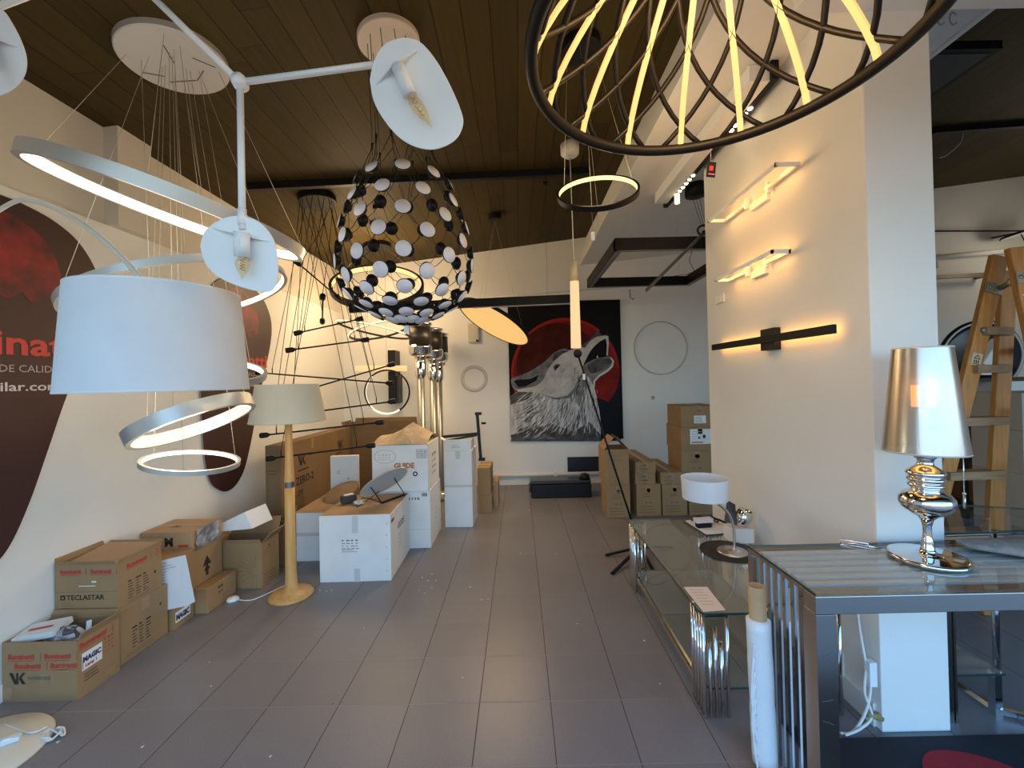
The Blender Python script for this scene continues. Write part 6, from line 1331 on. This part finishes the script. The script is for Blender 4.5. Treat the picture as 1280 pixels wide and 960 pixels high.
b = MB(); b.obox(p, a_, q, Vector((0, 1, 0)), 0.062, 0.075, 0.002, STICK)
T_ = lambda s, u: p + a_ * s + q * u + Vector((0, -0.0015, 0))
b.add([T_(0, -0.030), T_(0.02, -0.002), T_(-0.02, -0.002)], [(0, 1, 2)], BLK_INK); b.add([T_(0, -0.022), T_(0.011, -0.006), T_(-0.011, -0.006)], [(0, 1, 2)], STICK)
for v_ in list(range(1)): b.v[-3:] = [x + Vector((0, -0.0006, 0)) for x in b.v[-3:]]
for s_ in (-0.012, 0.0, 0.012): b.obox(T_(s_, 0.014), a_, q, Vector((0, 1, 0)), 0.006, 0.018, 0.001, BLK_INK)
b.obox(T_(0, 0.028), a_, q, Vector((0, 1, 0)), 0.04, 0.004, 0.001, BLK_INK); b.build('warning_sticker', t)
q = (B1_ - B0).normalized(); a_ = Vector((0, 1, 0)).cross(q).normalized(); p = lerp(B0, B1_, 0.29) + Vector((0, -0.0185, 0))
b = MB(); b.obox(p, a_, q, Vector((0, 1, 0)), 0.075, 0.26, 0.002, STICK); b.obox(p - q * 0.11 + Vector((0, -0.001, 0)), a_, q, Vector((0, 1, 0)), 0.07, 0.012, 0.002, RED_INK)
for k in range(12): b.obox(p + q * (-0.085 + 0.017 * k) + Vector((0, -0.001, 0)), a_, q, Vector((0, 1, 0)), 0.055 - 0.012 * (k % 3), 0.004, 0.001, GREY_INK)
b.build('instruction_sticker', t)
b = MB()
for s_, u in ((-0.02, 0.12), (0.015, 0.125), (0.0, 0.135)): pp_ = lerp(B0, B1_, u) + a_ * s_ + Vector((0, -0.019, 0)); b.obox(pp_, Vector((0.8, 0, 0.4)).normalized(), Vector((-0.4, 0, 0.8)).normalized(), Vector((0, -1, 0)), 0.035, 0.010, 0.001, WHITE_MATT)
b.build('paint_splash', t)
# --- things on and before the right part of the back wall
p0, p1 = at(1150, 289, 5.95), at(1300, 288.5, 5.95)
b = MB(); b.tube([p0, p1], 0.011, BLACK, 8); b.tube([p0, (p0.x, YB, p0.z)], 0.008, BLACK, 6); b.tube([p1, (p1.x, YB, p1.z)], 0.008, BLACK, 6); b.build('wall_cable', label='black rod strung across the right back wall above the stepladder', cat='rod', base=p0)
c = at(1276, 292, 5.75); t = thing('dish_lamp', 'black and white dish lamp at the right photo edge above the stepladder', 'wall lamp', (c.x, YB, c.z))
n = Vector((-0.20, 0.08, 0.97)).normalized()
b = MB(); b.lathe([(0, 0.03), (0.18, 0.02), (0.205, 0.0), (0.20, -0.012), (0.19, -0.012), (0, 0.0)], c, BLACK, n, 48, True, [BLACK, BLACK, BLACK, BLACK, WHITE]); b.build('dish', t)
b = MB(); b.tube([c + n * 0.02, (c.x, YB, c.z + 0.06)], 0.012, BLACK, 8); b.build('arm', t); b = MB(); b.tube([c - n * 0.005, c + Vector((0.05, 0, -0.11))], 0.007, BLACK, 6); b.build('stem', t); glow(t, 'POINT', c + Vector((-0.1, -0.5, -0.25)), 8, (1.0, 0.85, 0.62), 0.15)  # point light is an added fill for the right wall; this lamp is off
p0, p1 = at(1168, 322, 6.0), at(1300, 310, 6.0)
b = MB(); b.tube([p0, p1], 0.035, WHITE_MATT, 14); b.tube([p0 + Vector((0.03, 0, -0.15)), p0 + Vector((0.03, 0, 0.0)), p0 + Vector((0.08, 0, 0.04))], 0.02, WHITE_MATT, 10)
b.tube([p0 + Vector((0, 0, 0.03)), (p0.x, YB, p0.z)], 0.02, WHITE_MATT, 8); b.tube([p1, (p1.x, YB, p1.z)], 0.02, WHITE_MATT, 8); b.build('wall_pipe', label='white pipe along the back wall behind the top of the stepladder', cat='pipe', base=p0)
p0, p1 = at(1150, 347.5, 5.9), at(1240, 343, 5.9)
b = MB(); b.bar(p0, p1, 0.05, 0.055, mat('olive_bar', (0.20, 0.16, 0.09), 0.35)); b.box(p0.x, p0.x + 0.04, 5.9, YB, p0.z - 0.02, p0.z + 0.02, CHARCOAL); b.box(p1.x - 0.04, p1.x, 5.9, YB, p1.z - 0.02, p1.z + 0.02, CHARCOAL); b.build('wall_bar', label='olive horizontal bar on the back wall left of the stepladder', cat='bar', base=p0)
c = at(1226, 447, 4.6); 
t = thing('disc_lamp', 'large dark round lamp disc with a white rim behind the stepladder', 'lamp', c)
b = MB(); b.lathe([(0, -0.02), (0.34, -0.02), (0.41, 0.0), (0.41, 0.02), (0, 0.06)], c, mat('navy_gloss', (0.010, 0.013, 0.024), 0.2), (0.15, 1, 0.1), 56); b.build('dish', t)
b = MB(); b.lathe([(0.375, -0.018), (0.39, -0.018), (0.392, -0.010), (0.372, -0.012)], c, WHITE_MATT, (0.15, 1, 0.1), 56); b.build('rim', t)
b = MB(); b.tube([c + Vector((0, 0.03, -0.40)), c + Vector((0, 0.05, -1.9))], 0.02, BLACK, 10); b.lathe([(0, 0), (0.18, 0), (0.18, 0.02), (0, 0.03)], (c.x, c.y + 0.05, 0), BLACK, n=32); b.build('stand', t)
c = at(1243, 440, 4.0)
t = thing('white_desk_lamp', 'angular white lamp head behind the rungs of the stepladder', 'lamp', at(1238, 462, 4.0))
b = MB(); b.bar(at(1228, 458, 4.0), at(1250, 426, 4.0), 0.09, 0.10, WHITE); b.bar(at(1250, 426, 4.0), at(1262, 408, 4.0), 0.06, 0.06, mat('pale_green_white', (0.62, 0.70, 0.68), 0.4)); b.build('head', t, bevel=0.01)
b = MB(); q = at(1236, 466, 4.0); b.box(q.x - 0.12, q.x + 0.12, 3.95, 4.1, q.z - 0.02, q.z, WHITE); b.tube([q, at(1240, 450, 4.0)], 0.015, WHITE, 8); b.build('base', t)
sz = at(1236, 466, 4.0).z - 0.02
def shelfbox(label, u0, u1, v0, v1, y, d_, m, marks=None, zmin=None):
    p, q = at(u0, v0, y), at(u1, v1, y); carton(label, p.x, q.x, y, y + d_, q.z if zmin is None else zmin, p.z, m, 0.0, marks, tape=None)
t = thing('storage_rack', 'dark open storage rack behind the stepladder', 'rack', (4.5, 4.1, 0))
x0, x1 = 4.05, 5.75
for zz in (0.25, 0.78, 1.18, sz - 0.03):
    b = MB(); b.box(x0, x1, 3.85, 4.35, zz - 0.03, zz, mat('dark_wood', (0.060, 0.035, 0.020), 0.6)); b.build('shelf', t)
for x in (x0, x1 - 0.04):
    for y in (3.85, 4.31): b = MB(); b.box(x, x + 0.04, y, y + 0.04, 0, sz - 0.03, mat('dark_wood')); b.build('post', t)
b = MB(); b.box(x0 + 0.04, x1 - 0.04, 4.33, 4.345, 0.0, sz - 0.06, mat('dark_wood')); b.build('back_panel', t)
sz0 = sz - 0.03
def lm(b, F):
    f = F['front']; b.quad(f.p(0.05, 0.05), f.r, f.u, 0.10, 0.12, PAPER); icons(b, f, 0.06, 0.06, 0.07, 0.09, 2, 3, BLK_INK, 3)
carton('brown carton with a white label on the rack behind the stepladder', 4.32, 4.58, 3.87, 4.25, 0.78, 1.10, KRAFT_D, 0.0, lm, tape=None)
carton('pale upright carton on the rack behind the stepladder', 4.62, 4.80, 3.87, 4.2, 0.78, 1.12, KRAFT_L, 0.0, None, tape=None)
carton('white carton on the upper rack shelf behind the stepladder', 4.35, 4.78, 3.87, 4.2, 1.18, 1.40, WBOX, 0.0, None, tape=None)
carton('brown carton on the low rack shelf behind the stepladder', 4.30, 4.75, 3.87, 4.25, 0.25, 0.62, KRAFT_D, 0.0, None, tape=None)
TEAL = mat('teal_ink', (0.05, 0.20, 0.24), 0.6)
def leaf(b, F):
    f = F['front']
    for k in range(5): a = 0.15 + 0.35 * k; d = f.r * math.cos(a) + f.u * math.sin(a); s_ = f.r * -math.sin(a) + f.u * math.cos(a); o = f.p(0.10, 0.09); b.add([o + Vector((0, -0.001, 0)), o + d * 0.10 - s_ * 0.014 + Vector((0, -0.001, 0)), o + d * 0.17 + Vector((0, -0.001, 0)), o + d * 0.10 + s_ * 0.014 + Vector((0, -0.001, 0))], [(0, 1, 2, 3)], TEAL)
PALE = mat('pale_carton', (0.46, 0.42, 0.35), 0.75, noise=(4, 0.06)); zz = 0.0
for i, (h_, lab) in enumerate(((0.34, 'bottom one of the pale leaf-printed cartons at the right edge'), (0.34, 'second from the bottom of the pale leaf-printed cartons'), (0.34, 'third from the bottom of the pale leaf-printed cartons'), (0.30, 'topmost of the pale leaf-printed cartons at the right edge'))):
    carton(lab, 3.92, 4.38, 3.28, 3.66, zz, zz + h_ - 0.001, PALE, 0.0, leaf if i < 3 else None, tape=None, group='pale leaf-printed cartons stacked by the rack'); zz += h_

# ================================================================== FLOOR CRUMBS
b = MB(); rn = random.Random(11)
for u, v in ((264, 858), (178, 934), (49, 929), (262, 828), (602, 750), (610, 749), (578, 847), (661, 638), (651, 692), (695, 692), (721, 780), (805, 801), (825, 855), (520, 727), (545, 726), (540, 735), (524, 738), (531, 742), (535, 726), (400, 738), (408, 739), (414, 738), (338, 946), (72, 928), (588, 734), (455, 785), (528, 722), (540, 718), (416, 880)):
    p = on_z(u, v, 0); r_ = rn.uniform(0.003, 0.007); a = rn.random() * 3
    b.prism([p + Vector((r_ * math.cos(a + k * 1.9) * (1.6 if k == 0 else 1), r_ * math.sin(a + k * 1.9), 0.0005)) for k in range(3)], (0, 0, 1), 0.002, PAPER if v not in (880,) else CHARCOAL)
b.build('paper_crumbs', label='tiny white crumbs scattered over the floor tiles', cat='crumbs', kind='stuff')
